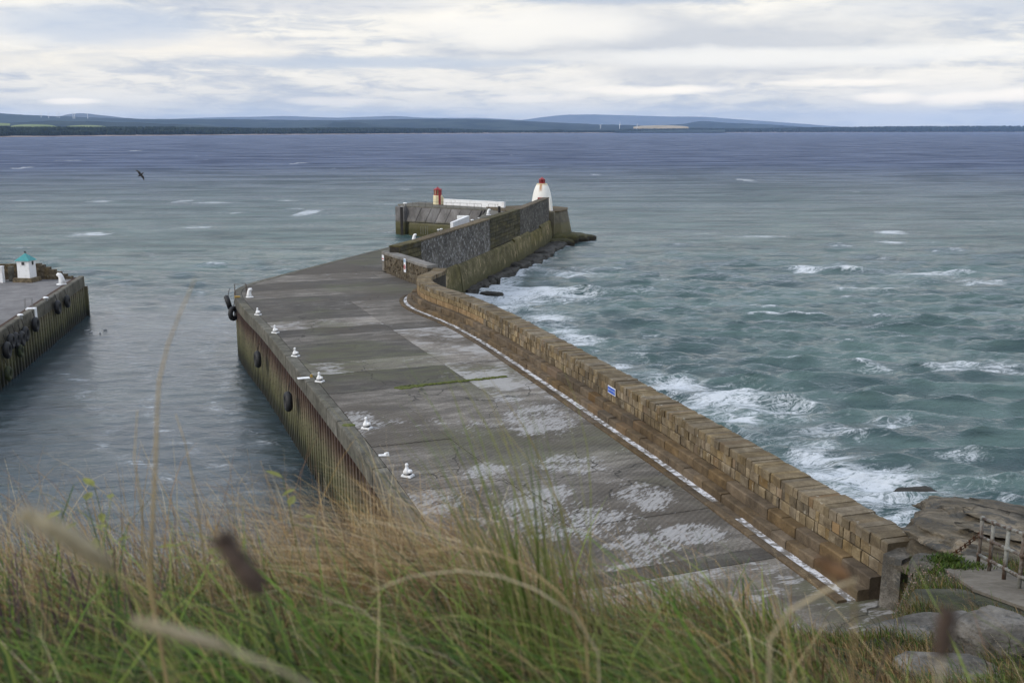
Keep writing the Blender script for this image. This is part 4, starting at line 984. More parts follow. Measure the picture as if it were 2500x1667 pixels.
# ------------------------------------------------------------------ outer arm across the harbour mouth
ARM = thing('outer_arm', 'outer harbour arm with sloping masonry face and weedy foot, carrying the red lantern', 'harbour arm')
fa, fb = np.array((-22.5, 211.6)), np.array((-5.1, 201.3))
arm = [(-22.5, 211.6), (-5.1, 201.3), (-3.4, 198), (1, 205), (-6, 212), (-13, 219), (-20, 223), (-24, 217)]
MB().prism(arm, -2.5, 5.62).build('core', M['spur'], ARM)
MB().prism([(x * 1.0 + (.2 if x > -20 else -.1), y + .0) for x, y in arm], 5.63, 5.8).build('deck', M['beam'], ARM)
af = Path([tuple(fa), tuple(fb)]); Lf = af.len
nf = 7
for i in range(nf):                                                 # slabs of the face lie aslant, joints leaning to the right
    u0, u1 = 2.6 + (Lf - 3.4) * i / nf, 2.6 + (Lf - 3.4) * (i + 1) / nf; sl = 1.5
    P = []
    for o_, s0, z in ((-.02, -sl, 2.7), (-.02, 0, 5.62)):
        for u in (u0 + .06, u1 - .06):
            for q in (o_, -.22 - (.25 if z < 3 else 0)):
                x, y = af.off(min(max(u + s0, .2), Lf), q); P.append((x, y, z))
    MB().add(P, [(0, 2, 3, 1), (4, 5, 7, 6), (0, 1, 5, 4), (2, 6, 7, 3), (1, 3, 7, 5), (0, 4, 6, 2)]).build('face_slab', M['spur'], ARM)
piece(af, 2.0, Lf, [(.3, -2.5), (.3, 2.4), (-.3, 2.55), (-.62, 2.2), (-.75, -2.5)], 2).build('weedy_foot', M['spur'], ARM)
x, y = af.off(.0, -.2); MB().box((x, y, 2.4), (2.2, 1.6, 6.6), math.atan2(fb[1] - fa[1], fb[0] - fa[0])).build('end_pillar', M['spur'], ARM)
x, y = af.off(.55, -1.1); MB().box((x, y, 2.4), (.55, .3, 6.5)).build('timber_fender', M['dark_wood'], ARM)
x, y = af.off(-.85, -1.1); MB().box((x, y, 4.9), (.75, .35, 1.7)).build('white_pile_head', M['white'], ARM)
for z in (4.4, 3.0, 1.6):
    x, y = af.off(-1.1, -1.35); MB().tube([(x - .6, y, z), (x + .9, y - .2, z)], .24, 8).build('fender_roll', M['black'], ARM)
x, y = af.off(Lf - .5, -.55); MB().tube([(x - .5, y - .1, 3.4), (x + .55, y + .1, 5.75)], .17, 6).build('corner_shade_bar', M['dark_wood'], ARM)  # dark bar added to stand for the shade line at the face corner
WP = thing('white_parapet', 'long low white parapet wall beside the red and cream light tower', 'parapet')
pp = Path([(-14.2, 214.0), (-1.6, 204.6)])
piece(pp, 0, pp.len, [(.5, 5.7), (.5, 6.95), (.45, 7.0), (.02, 7.0), (0, 6.95), (0, 5.7)], 4).build('wall_body', M['white'], WP)
piece(pp, 0, pp.len, blockprof(-.04, .56, 7.0, 7.08, .02), 4).build('cap', M['white'], WP)
LT = thing('light_tower', 'small cream and red light tower with a pointed lantern on the outer arm', 'light tower', (-15.55, 216.3, 5.75), R(8))
MB().lathe([(1.02, 0), (.96, 1.85), (.90, 1.95)], 6, a0=R(0)).build('body', M['cream'], LT)
MB().box((.32, -.90, 1.45), (.44, .14, 2.9), R(14)).build('door', M['red'], LT)
MB().lathe([(.80, 1.95), (.80, 2.1)], 6).build('lantern_base', M['red'], LT)
lg = MB().lathe([(.70, 2.1), (.70, 3.05)], 6).build('lantern_glass', M['glass'], LT)
for k in range(6):
    a = R(60 * k); MB().box((.72 * math.cos(a), .72 * math.sin(a), 2.57), (.17, .2, .98), a).build('glazing_bar', M['red'], lg)
MB().box((.42, -.6, 2.57), (.7, .1, .95), R(30)).build('lantern_shutter', M['red'], LT)
MB().lathe([(.92, 3.05), (.90, 3.14), (.45, 3.42), (.14, 3.52), (.12, 3.66), (.03, 3.74)], 6).build('lantern_roof', M['red'], LT)
MB().add([(.75, .3, 0), (1.75, .3, 0), (1.55, .3, 1.0), (.8, .3, 1.85), (.75, -.3, 0), (1.75, -.3, 0), (1.55, -.3, 1.0), (.8, -.3, 1.85)], [(0, 1, 2, 3), (7, 6, 5, 4), (0, 4, 5, 1), (1, 5, 6, 2), (2, 6, 7, 3), (3, 7, 4, 0)]).build('buttress', M['cream'], LT)
# dark rail in front
def railing(label, pts, h, mat, r=.035, rails=(1.0, .5)):
    t = thing('railing', label, 'railing')
    for p in pts: MB().tube([p, (p[0], p[1], p[2] + h)], r, 6).build('post', mat, t)
    for k in rails: MB().tube([(p[0], p[1], p[2] + h * k) for p in pts], r * .8, 6).build('rail', mat, t)
    return t
rp = [(af.off(t_, .25)[0], af.off(t_, .25)[1], 5.78) for t_ in np.linspace(2.3, Lf - 1.2, 11)]
railing('long dark railing along the edge of the outer arm', rp, 1.08, M['dark_metal'])
railing('short dark railing section in front of the white parapet end', [(-4.6, 201.6, 5.78), (-3.3, 201.0, 5.78), (-2.75, 200.7, 5.78)], 1.1, M['dark_metal'])
o = MB().box((0, 0, .6), (.42, .42, 1.2), .3, (.9, .9)).build('timber_post', M['dark_wood'], loc=(-2.4, 194.2, 5.78)); tag(o, 'squat dark timber post where the outer arm meets the pier', 'post')
# white block on the inner edge
WB = thing('white_block', 'white sloping parapet block on the inner edge of the breakwater deck', 'parapet', (0, 0, 0))
wb = Path([(-9.7, 161.4), (-7.5, 170.6)])
MB().add([(-9.7, 161.4, 5.78), (-9.25, 161.3, 5.78), (-7.05, 170.5, 5.78), (-7.5, 170.6, 5.78), (-9.7, 161.4, 6.85), (-9.25, 161.3, 6.85), (-7.05, 170.5, 7.15), (-7.5, 170.6, 7.15)], [(3, 2, 1, 0), (4, 5, 6, 7), (0, 1, 5, 4), (1, 2, 6, 5), (2, 3, 7, 6), (3, 0, 4, 7)]).build('side_wall', M['white'], WB)
MB().box((-8.25, 170.8, 6.45), (1.7, .4, 1.36), R(-14)).build('end_wall', M['white'], WB)

# ------------------------------------------------------------------ left jetty
JT = thing('jetty', 'left harbour jetty with steel sheet piling and a grey concrete deck', 'jetty')
je = Path([(-49.21, 116.8), (-42.56, 83.51), (-37.9, 60.0)]); je2 = Path([(-37.9, 60.0), (-42.56, 83.51), (-49.21, 116.8)])
J = 4.5
MB().prism([(-49.8, 116.7), (-43.15, 83.5), (-38.5, 60), (-95, 60), (-95, 116.7)], J - .3, J).build('deck', M['deck_grey'], JT)
MB().prism([(-49.7, 116.5), (-43.2, 83.5), (-38.6, 60.1), (-94, 60.1), (-94, 116.5)], -3, J - .31).build('core', M['mortar'], JT)
bt = [0, .9, 12.5, 19.0, 22.0, 22.7, 26.5, 28.2, 29.6, 31.4, 33.2, 38, 44, 51, 57.9]
for a, b_ in zip(bt[:-1], bt[1:]):
    if abs(a - 22.0) < .01: continue
    piece(je, a + .05, b_ - .05, [(-.52, J - .3), (-.52, J + .10), (-.47, J + .15), (-.05, J + .15), (.02, J + .08), (.02, 3.42), (-.5, 3.42)], 6).build('edge_beam', M['beam'], JT)
pr0, pr1 = 0.2, je.len
piece(je, .4, je.len, [(-.95, J + .005), (-.95, J + .035), (-.53, J + .035), (-.53, J + .005)], 5).build('rusty_strip', M['rust'], JT)
piece(je, 21.95, 22.75, [(-.75, J - .2), (-.75, J + .17), (.06, J + .17), (.06, 3.3), (.0, 3.3), (.0, J - .2)], 2).build('ladder_recess', M['white'], JT)
pj = pile_mesh(.95, -3, 3.45, .38)
t = 0.1
while t < je2.len - .6:
    x, y = je2.off(t, -.40); tx, ty = je2.tan(t); x2, y2 = je2.off(t, .0)
    # water side is to the right of the way je2 runs
    x, y = je2.off(t + .95, .34); link('sheet_pile', pj, JT, (x, y, 0), (0, 0, math.atan2(-ty, -tx))); t += .95
MB().box((-49.3, 116.6, 1.0), (.9, .5, 4.9), R(12)).build('end_pile', M['pile'], JT)
HUT = thing('hut', 'tall white hut with a teal pyramid roof on the left jetty', 'hut', (-54.0, 113.2, J), R(-8))
MB().box((-.05, 0, .24), (2.3, 1.9, .48), 0, (.95, .95)).build('plinth', M['rubble'], HUT)
MB().box((0, 0, 1.42), (1.46, 1.3, 1.92), 0, (.97, .97)).build('body', M['white'], HUT)
hs_ = MB().add([(-.88, -.8, 2.38), (.88, -.8, 2.38), (.88, .8, 2.38), (-.88, .8, 2.38), (0, 0, 3.18)], [(3, 2, 1, 0), (0, 1, 4), (1, 2, 4), (2, 3, 4), (3, 0, 4)]).build('roof', M['teal'], HUT)
MB().lathe([(.04, 3.1), (.05, 3.22), (.10, 3.27), (.11, 3.33), (.05, 3.39)], 10).build('finial', M['black'], hs_)
w_ = MB().box((.06, -.645, 2.08), (.36, .04, .36)).build('window', M['window_dark'], HUT)
for x, z, sx, sz in ((.06, 2.28, .44, .05), (.06, 1.88, .44, .05), (-.14, 2.08, .05, .36), (.26, 2.08, .05, .36)): MB().box((x, -.652, z), (sx, .05, sz)).build('frame', M['white'], w_)
MB().box((.715, .1, 2.08), (.04, .3, .4)).build('window', M['window_dark'], HUT)
STW = thing('stone_wall', 'dark rubble wall stepping down behind the teal roofed hut', 'wall')
sp = Path([(-60.5, 114.2), (-57.3, 114.7), (-53.6, 115.2), (-51.8, 115.4)])
for i, (a, b_) in enumerate(((0, 2.2), (2.2, 4.6), (4.6, 7.25))):
    for k in range(4):
        zz0 = J + k * .44; piece(sp, a + .02, b_ - .02, [(.5, zz0), (.5, zz0 + .42), (rnd.uniform(-.05, .03), zz0 + .42), (rnd.uniform(-.05, .03), zz0 + .02)], 2).build('stone', M['rubble'], STW)
for k in range(6):
    x = -53.15 + k * .58; MB().box((x, 115.15 + k * .06, J + (1.62 - k * .27) / 2), (.6, .75, 1.62 - k * .27), .1).build('step_stone', M['rubble'], STW)
MB().box((-55.95, 113.6, J + .85), (.4, .7, 1.6), .1).build('end_pier', M['beam'], STW)
o = MB().box((0, 0, .88), (2.4, .5, 1.76), R(-4)).box((0, -.02, 1.79), (2.5, .6, .06), R(-4)).build('white_screen', M['white'], loc=(-57.45, 112.5, J)); tag(o, 'white panel at the left picture edge beside the rubble wall', 'panel')
o = MB().torus(.62, .035, 26, 6).mesh('rope_coil', M['dark_metal'], True)
o = link('rope_coil', o, None, (-52.6, 101.6, J + .05), (R(90), 0, 0)); tag(o, 'thin dark ring lying on the left jetty deck', 'rope')

# ------------------------------------------------------------------ rocks in the sea
def rock(name, loc, size, seed, mat, label, cat='rock', rz=0.0, boxy=.55, strata=.0, amp=.16, sub=4, group=None, tilt=(0, 0)):
    bm = bmesh.new(); bmesh.ops.create_icosphere(bm, subdivisions=sub, radius=1)
    v = np.array([q.co for q in bm.verts]); s_ = np.sign(v); v = s_ * np.abs(v) ** boxy; v /= np.maximum(1, np.abs(v).max(1))[:, None] ** .3
    nrm = np.array([q.normal for q in bm.verts]) if False else v / np.linalg.norm(v, axis=1)[:, None]
    q = v * np.array(size) / max(size)
    dsp = fbm(q[:, 0] * 2.2, q[:, 1] * 2.2, q[:, 2] * 2.2, 5, seed) * amp * 4 + fbm(q[:, 0] * 9, q[:, 1] * 9, q[:, 2] * 14, 3, seed + 5) * amp * .6
    v = v * (1 + dsp[:, None] * np.array([.5, .5, .8]))
    if strata:
        nb = 5 + seed % 3; lay = np.floor(v[:, 2] * nb + fbm(v[:, 0] * 1.5, v[:, 1] * 1.5, 0, 2, seed) * 2)
        k = 1 + strata * (vnoise(lay * 7.3, 0 * lay, 0, seed) - .5); v[:, 0] *= k; v[:, 1] *= k
    hf = fbm(v[:, 0] * 5 + 3, v[:, 1] * 5, v[:, 2] * 9, 4, seed + 9) * amp * 1.3
    v = v * (1 + hf[:, None])
    v *= np.array(size)
    for b, c in zip(bm.verts, v): b.co = c
    me = bpy.data.meshes.new(name); bm.to_mesh(me); bm.free(); me.materials.append(mat); me.polygons.foreach_set('use_smooth', [True] * len(me.polygons))
    o = link(name, me, None, loc, (tilt[0], tilt[1], rz)); return tag(o, label, cat, group)
lp = Path([(-6.9, 134.0), (-4.5, 142), (-2.0, 151), (1.0, 161), (3.2, 170), (6, 183), (9.2, 193)])
LD = thing('rock_ledge', 'dark weedy rock ledge along the foot of the breakwater', 'rock ledge')
pr = np.random.RandomState(8)
for i in range(16):
    t_ = lp.len * (i + .5) / 16; x, y = lp.off(t_, -.6 + pr.uniform(-.4, .3)); a = math.atan2(lp.tan(t_)[1], lp.tan(t_)[0])
    o = rock('rock', (x, y, -.15), (3.2 + pr.uniform(0, 1.2), 1.1 + pr.uniform(0, .8), .75 + pr.uniform(0, .45)), 20 + i, M['rock'], None, None, a, sub=4, amp=.26); o.parent = LD
LS = thing('rock_apron', 'weed covered rock apron below the pier head running out into the sea', 'rock apron')
for k, (x, y, sx, sy, sz, rz) in enumerate(((9.3, 195.5, 3.4, 2.6, 1.7, .4), (11.6, 199.0, 3.2, 3.4, 1.5, .2), (13.4, 202.4, 2.6, 3.0, .9, .5), (8.6, 192.0, 2.4, 3.0, 1.1, .7), (15.0, 203.6, 1.8, 1.8, .55, 0))):
    o = rock('rock', (x, y, .0), (sx, sy, sz), 60 + k, M['ledge'], None, None, rz, sub=4, amp=.16); o.parent = LS
rock('rock', (-2.7, 132.0, -.05), (1.5, 1.0, .48), 91, M['rock'], 'lone dark rock awash in front of the breakwater foot', rz=-.3)
rock('rock', (-3.4, 143.6, -.05), (1.5, 1.9, .95), 92, M['rock'], 'brown rock in spray near the middle of the breakwater foot', rz=.3, sub=4)
rock('rock', (-4.9, 138.2, -.1), (1.4, 2.0, .6), 93, M['rock'], 'low black rock between the lone rock and the wall foot', rz=.6)
rock('rock', (24.0, 57.6, -.3), (1.3, .8, .55), 95, M['rock'], 'small dark rock in the surf beyond the wall end', rz=.2)

# ------------------------------------------------------------------ birds
def bird(name, loc, rz, s, label, flying, dark, group=None):
    t = thing(name, label, 'bird', loc, rz, group)
    bm_, wm = (M['feather_dark'], M['feather_dark']) if dark else (M['feather_white'], M['feather_grey'])
    MB().tube([(-.30 * s, 0, .02 * s), (-.18 * s, 0, .0), (-.02 * s, 0, 0), (.12 * s, 0, .02 * s), (.19 * s, 0, .07 * s), (.25 * s, 0, .085 * s), (.30 * s, 0, .08 * s), (.34 * s, 0, .07 * s)], [.012 * s, .045 * s, .085 * s, .075 * s, .045 * s, .048 * s, .03 * s, .006 * s], 10).build('body', bm_, t, True)
    for sd in (-1, 1):
        if flying: P = [(.10, .05, .02), (.13, .22, .10), (.05, .45, .06), (-.10, .62, .0), (-.06, .40, .045), (-.08, .2, .08), (-.10, .05, .02)]
        else: P = [(.08, .05, .06), (.02, .085, .07), (-.15, .07, .06), (-.33, .02, .05), (-.2, .02, .075), (-.05, .03, .09)]
        vs = [(x * s, sd * y * s, z * s) for x, y, z in P] + [(x * s, sd * y * s, (z - .012) * s) for x, y, z in P]; n = len(P)
        MB().add(vs, [tuple(range(n)), tuple(range(n, 2 * n))[::-1]] + [(i, (i + 1) % n, n + (i + 1) % n, n + i) for i in range(n)]).build('wing', wm, t)
    return t
b_ = bird('bird', (-16.18, 45.15, 19.1), R(48), .5, 'dark bird flying over the water at the left', True, True)
b_.rotation_euler = (R(62), R(-30), R(35))
for i, ((x, y), lb) in enumerate(zip([(-46.4, 107.9), (-45.6, 107.0), (-44.4, 106.4), (-44.6, 108.2)], ('pale gull on the water closest to the left jetty piling', 'pale gull second out from the left jetty piling', 'grey gull on the water furthest from the jetty piling', 'grey gull floating behind the other three'))):
    bird('gull', (x + .9, y - .3, .03), R(20 + 50 * i), .95, lb, False, False, 'gulls floating beside the left jetty')

# ------------------------------------------------------------------ rocks and handrail on the headland at the right
rock('rock_outcrop', (19.0, 31.6, 6.55), (5.2, 5.4, 1.5), 31, M['outcrop'], 'large bare sandstone outcrop above the sea behind the handrail', 'rock outcrop', R(-28), .5, .32, .12, 6, tilt=(R(-11), R(3)))
rock('rock_outcrop', (15.3, 29.9, 6.5), (1.9, 1.7, .95), 34, M['outcrop'], 'lower sandstone ledge between the wall end and the big outcrop', 'rock outcrop', R(-35), .5, .30, .13, 6, tilt=(R(-12), 0))
rock('rock_outcrop', (14.7, 32.6, 6.9), (1.0, 1.1, .7), 36, M['outcrop'], 'rounded rock nose touching the end of the wall coping', 'rock outcrop', R(10), .6, .1, .12, 5)
rock('rock_outcrop', (12.75, 26.9, 7.5), (1.35, 1.1, 1.5), 39, M['outcrop'], 'blocky sandstone step between the wall end and the handrail', 'rock outcrop', R(-30), .42, .3, .10, 6, tilt=(R(-8), R(4)))
def gz(x, y): return float(ground_z(np.array([x]), np.array([y]))[0])
rock('boulder', (9.95, 22.0, 11.0), (.72, .5, .36), 51, M['boulder'], 'pale flat boulder with green plants on top by the handrail foot', 'boulder', R(-20), .5, .1, .1, 4)
rock('boulder', (6.35, 14.2, gz(6.35, 14.2) - .05), (.95, .6, .32), 53, M['boulder'], 'low grey boulder lying in the grass at the lower right', 'boulder', R(15), .5, .06, .1, 5)
rock('boulder', (5.0, 10.7, gz(5, 10.7) - .05), (.6, .4, .25), 55, M['boulder'], 'grey rock half hidden by grass below the low boulder', 'boulder', R(-10), .5, .06, .1, 4)
rock('boulder', (5.95, 11.5, gz(5.95, 11.5) + .05), (.45, .5, .38), 57, M['boulder'], 'rough boulder at the right picture edge near the bottom', 'boulder', R(30), .55, .06, .1, 5)
# footpath
P_ = [(14, 13.5, 10.3), (16.5, 12.8, 10.1), (18.7, 12.2, 10.0), (22, 11.25, 10.75), (24, 10.6, 11.2)]
mb = MB(); vs = []
for y, z, x in P_:
    vs += [(x - .95, y, z - .06), (x - .95, y, z), (x + .3, y, z), (x + .3, y, z - .06)]
n = len(P_)
mb.add(vs, [(4 * i + j, 4 * i + (j + 1) % 4, 4 * i + 4 + (j + 1) % 4, 4 * i + 4 + j) for i in range(n - 1) for j in range(4)] + [(0, 1, 2, 3), (4 * n - 1, 4 * n - 2, 4 * n - 3, 4 * n - 4)])
tag(mb.build('path', M['path']), 'narrow worn concrete path beside the rusting handrail', kind='structure')
HR = thing('handrail', 'rusting pale handrail with three rails at the right picture edge', 'handrail')
posts = [(10.70, 22.0, 11.25), (10.47, 21.0, 11.54), (10.22, 19.85, 11.87), (9.97, 18.75, 12.19), (9.9, 17.4, 12.58), (9.95, 16.0, 12.94)]
for p in posts: MB().tube([(p[0], p[1], p[2] - .15), (p[0], p[1], p[2] + 1.12)], .042, 10).build('post', M['rail'], HR, True)
for h in (1.12, .68, .24):
    MB().tube([(p[0], p[1], p[2] + h) for p in posts], .034, 10).build('rail', M['rail'], HR, True)
    for p in posts: MB().lathe([(.04, -.05), (.058, -.03), (.06, .03), (.04, .05)], 10, (p[0], p[1], p[2] + h)).build('fitting', M['rail'], HR, True)
cpts = [(10.70, 22.0, 12.02), (10.45, 22.35, 11.55), (10.2, 22.7, 11.12), (9.98, 23.0, 10.75)]
o = thing('chain', 'rusty chain slanting from the end post of the handrail to the rock', 'chain')
for i in range(26):
    t_ = i / 25; a = np.array(cpts[0]) * (1 - t_) + np.array(cpts[-1]) * t_; a[2] -= .10 * math.sin(math.pi * t_)
    if i == 0: lm = MB().torus(.034, .011, 10, 5).mesh('link', M['rust'], True)
    l_ = link('link', lm, o, tuple(a), (0, R(50), 1.57 * (i % 2)), (1, 1, 1.5))
# ------------------------------------------------------------------ grass and plants of the headland
def blades(name, bx, by, bz, h, phi, reach, droop, w, colr, mat, segs=4, twist=None, seed=0):
    n = len(bx); pr = np.random.RandomState(seed)
    t = np.linspace(0, 1, segs + 1)[None, :]
    H_ = h[:, None]; dr = droop[:, None]
    r_ = reach[:, None] * t ** 1.7
    z = H_ * ((1 + dr) * t - dr * t * t)
    wob = pr.normal(0, 1, (n, 1)) * .06 * H_ * np.sin(t * 4 + pr.uniform(0, 6, (n, 1))) * t
    cx = bx[:, None] + np.cos(phi)[:, None] * r_ - np.sin(phi)[:, None] * wob
    cy = by[:, None] + np.sin(phi)[:, None] * r_ + np.cos(phi)[:, None] * wob
    cz = bz[:, None] + z
    ta = pr.uniform(-1.3, 1.3, (n, 1)) + phi[:, None] + math.pi / 2
    ww = w[:, None] * (1 - t ** 2.2) * .5 + .0003
    V = np.empty((n, segs + 1, 2, 3))
    for s_, k in ((-1, 0), (1, 1)):
        V[:, :, k, 0] = cx + s_ * ww * np.cos(ta); V[:, :, k, 1] = cy + s_ * ww * np.sin(ta); V[:, :, k, 2] = cz
    base = (np.arange(n) * (segs + 1) * 2)[:, None, None]
    k = np.arange(segs)[None, :, None] * 2
    F = (base + k + np.array([0, 1, 3, 2])[None, None, :]).reshape(-1, 4)
    me = bpy.data.meshes.new(name); co = V.reshape(-1, 3)
    me.vertices.add(len(co)); me.vertices.foreach_set('co', co.astype(np.float32).ravel())
    me.loops.add(F.size); me.loops.foreach_set('vertex_index', F.astype(np.int32).ravel())
    me.polygons.add(len(F)); me.polygons.foreach_set('loop_start', np.arange(0, F.size, 4, dtype=np.int32))
    me.update(calc_edges=True); me.materials.append(mat)
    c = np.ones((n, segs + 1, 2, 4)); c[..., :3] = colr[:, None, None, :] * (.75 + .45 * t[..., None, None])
    a = me.attributes.new('tint', 'FLOAT_COLOR', 'POINT'); a.data.foreach_set('color', c.astype(np.float32).ravel())
    return me
GREENS = np.array([(.040, .085, .010), (.070, .130, .014), (.105, .165, .022), (.15, .19, .034), (.09, .11, .022), (.17, .18, .05), (.035, .055, .012), (.06, .04, .02)])
STRAWS = np.array([(.36, .255, .12), (.28, .19, .085), (.45, .35, .19), (.22, .13, .055), (.34, .225, .08), (.50, .42, .27), (.15, .075, .038)])
def pick(pal, pr, n, var=.42): return pal[pr.randint(0, len(pal), n)] * pr.uniform(1 - var, 1 + var, (n, 1))
# turf near the camera
pr = np.random.RandomState(42)
N = 52000
by = 1.35 + (5.25 - 1.35) * pr.uniform(0, 1, N) ** .8; bx = pr.uniform(-1, 1, N) * (.60 * by + .45)
cl_ = fbm(bx * 2.0, by * 2.0, 0, 4, 61) + .5; cl2 = fbm(bx * .9, by * .9, 0, 3, 62) + .5
keep = pr.uniform(0, 1, N) < .30 + 1.0 * cl_
bx, by, cl_, cl2 = bx[keep], by[keep], cl_[keep], cl2[keep]; N = len(bx)
lipw = sstep(by, 2.9, 4.1)
ps = np.clip(.14 + .55 * lipw * sstep(-bx, -1.3, .3) + .55 * (cl2 - .5) + .12 * lipw, .03, .9)
isst = pr.uniform(0, 1, N) < ps
h = np.where(isst, pr.gamma(4, .075, N), pr.gamma(5, .042, N)) * (.65 + .8 * cl_) * np.where(bx > 1.0, .75, 1)
h = np.clip(h, .05, np.where(by > 3.6, .68, .5))
h = np.where(by < 1.5, np.minimum(h, .28), h)
h = h * (1 - .38 * sstep(bx / by, -.02, .10) * sstep(by, 2.2, 3.4))
phi = math.pi + pr.normal(0, .9, N); reach = h * np.where(isst, pr.uniform(.1, 1.5, N), pr.uniform(.3, 1.9, N)); droop = pr.uniform(.1, 1.9, N)
w = np.where(isst, pr.uniform(.0012, .0028, N), pr.uniform(.0035, .0095, N))
colr = np.where(isst[:, None], pick(STRAWS, pr, N), pick(GREENS, pr, N))
z0 = ground_z(bx, by) - .01
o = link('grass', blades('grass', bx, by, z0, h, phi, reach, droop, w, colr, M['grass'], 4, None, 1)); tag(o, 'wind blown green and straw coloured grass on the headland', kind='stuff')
# scattered tall dry stalks along the lip
N = 900
by = pr.uniform(3.0, 5.0, N); bx = pr.uniform(-1, .55, N) * (.56 * by + .2); bx = np.where(pr.uniform(0, 1, N) < .35, pr.uniform(-1, -.1, N) * .56 * by, bx)
h = pr.uniform(.35, .85, N) * (1 - .5 * sstep(bx / by, -.02, .12)); phi = math.pi + pr.normal(0, 1.2, N)
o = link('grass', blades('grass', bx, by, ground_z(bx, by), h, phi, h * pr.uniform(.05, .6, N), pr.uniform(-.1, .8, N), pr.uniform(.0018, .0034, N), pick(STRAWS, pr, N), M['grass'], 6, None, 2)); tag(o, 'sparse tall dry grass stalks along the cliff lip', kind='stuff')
# the tall tuft in the middle: green blades upright, straw combed over to the left
def tuft(label, x, y, spread, n, hmin, hmax, pal, phi0, dphi, r0, r1, d0, d1, w0, w1, seed):
    pr = np.random.RandomState(seed)
    bx = x + pr.normal(0, spread, n); by = y + pr.normal(0, spread * .8, n); h = pr.uniform(hmin, hmax, n)
    me = blades('grass_tuft', bx, by, ground_z(bx, by), h, phi0 + pr.normal(0, dphi, n), h * pr.uniform(r0, r1, n), pr.uniform(d0, d1, n), pr.uniform(w0, w1, n), pick(pal, pr, n), M['grass'], 8, None, seed)
    return tag(link('grass_tuft', me), label, 'grass tuft')
tuft('tall green grass tuft standing before the slabs in the middle', .10, 2.65, .09, 105, .55, 1.12, np.array([(.10, .15, .03), (.14, .18, .045), (.19, .20, .07), (.26, .22, .09)]), math.pi, .5, .10, .42, .1, .5, .0035, .008, 5)
tuft('straw grass tuft combed over to the left in the middle', .10, 3.50, .20, 520, .34, .66, STRAWS, math.pi, .22, 1.0, 2.1, .5, 1.5, .0014, .003, 6)
tuft('dense tawny grass tuft left of the middle', -.42, 3.75, .26, 420, .25, .62, STRAWS[[0, 1, 3, 4, 0]], math.pi, .5, .3, 1.3, .3, 1.3, .0014, .003, 7)
tuft('dry grass tuft near the lip left of the tawny tuft', -.95, 3.9, .22, 220, .25, .6, STRAWS, math.pi, 1.0, .2, 1.0, .2, 1.2, .0014, .003, 8)
tuft('brown and green grass tuft in front of the white drain', 1.12, 3.55, .2, 200, .15, .36, np.concatenate([STRAWS[[1, 3, 6]], GREENS[[1, 3]]]), math.pi, .7, .2, .9, .1, 1.0, .002, .0045, 9)
tuft('thin upright grass tuft right of the tall green one', .62, 3.4, .16, 90, .25, .6, np.concatenate([STRAWS[[0, 1, 6]], GREENS[[0, 1, 2]]]), math.pi, .9, .1, .5, .1, .8, .002, .004, 10)
tuft('bright green grass tuft low in the middle of the picture', .55, 2.6, .22, 520, .16, .36, GREENS[[1, 2, 3, 5]], math.pi, .5, .5, 1.6, .4, 1.4, .003, .006, 12)
tuft('green grass tuft low left of the middle', -.35, 2.5, .22, 420, .16, .36, GREENS[[1, 2, 3]], math.pi - .3, .5, .5, 1.5, .4, 1.4, .003, .006, 13)
# tufts on the lower slope at the right
N = 75000; by = pr.uniform(6.0, 31, N); bx = by * pr.uniform(.20, .62, N)
dens = fbm(bx * .55, by * .55, 0, 4, 71) + .5
pathd = abs(bx - np.interp(by, [14, 18.7, 22, 24], [10.0, 9.7, 10.4, 10.9])) < .75
rocky = (np.hypot((bx - 17.5) / 6.2, (by - 31.5) / 5.6) < 1) | ((bx < 12.2) & (by > 28.2)) | (np.hypot((bx - 13.6) / 2.6, (by - 29.3) / 2.4) < 1)
keep = (pr.uniform(0, 1, N) < sstep(dens, .28, .44)) & ~(pathd & (by > 14)) & ~rocky
bx, by = bx[keep], by[keep]; N = len(bx); h = pr.gamma(5, .04, N) * (.6 + by * .012); phi = math.pi + pr.normal(0, 1.0, N)
isst = pr.uniform(0, 1, N) < .28 + .5 * (vnoise(bx * .8, by * .8, 0, 72) > .62)
colr = np.where(isst[:, None], pick(STRAWS[[0, 1, 3]], pr, N) * .75, pick(GREENS, pr, N) * .8)
o = link('grass', blades('grass', bx, by, ground_z(bx, by) - .02, h, phi, h * pr.uniform(.2, 1.2, N), pr.uniform(.2, 1.5, N), pr.uniform(.006, .012, N), colr, M['grass'], 3, None, 3)); tag(o, 'coarse grass on the lower slope by the wall end', kind='stuff')
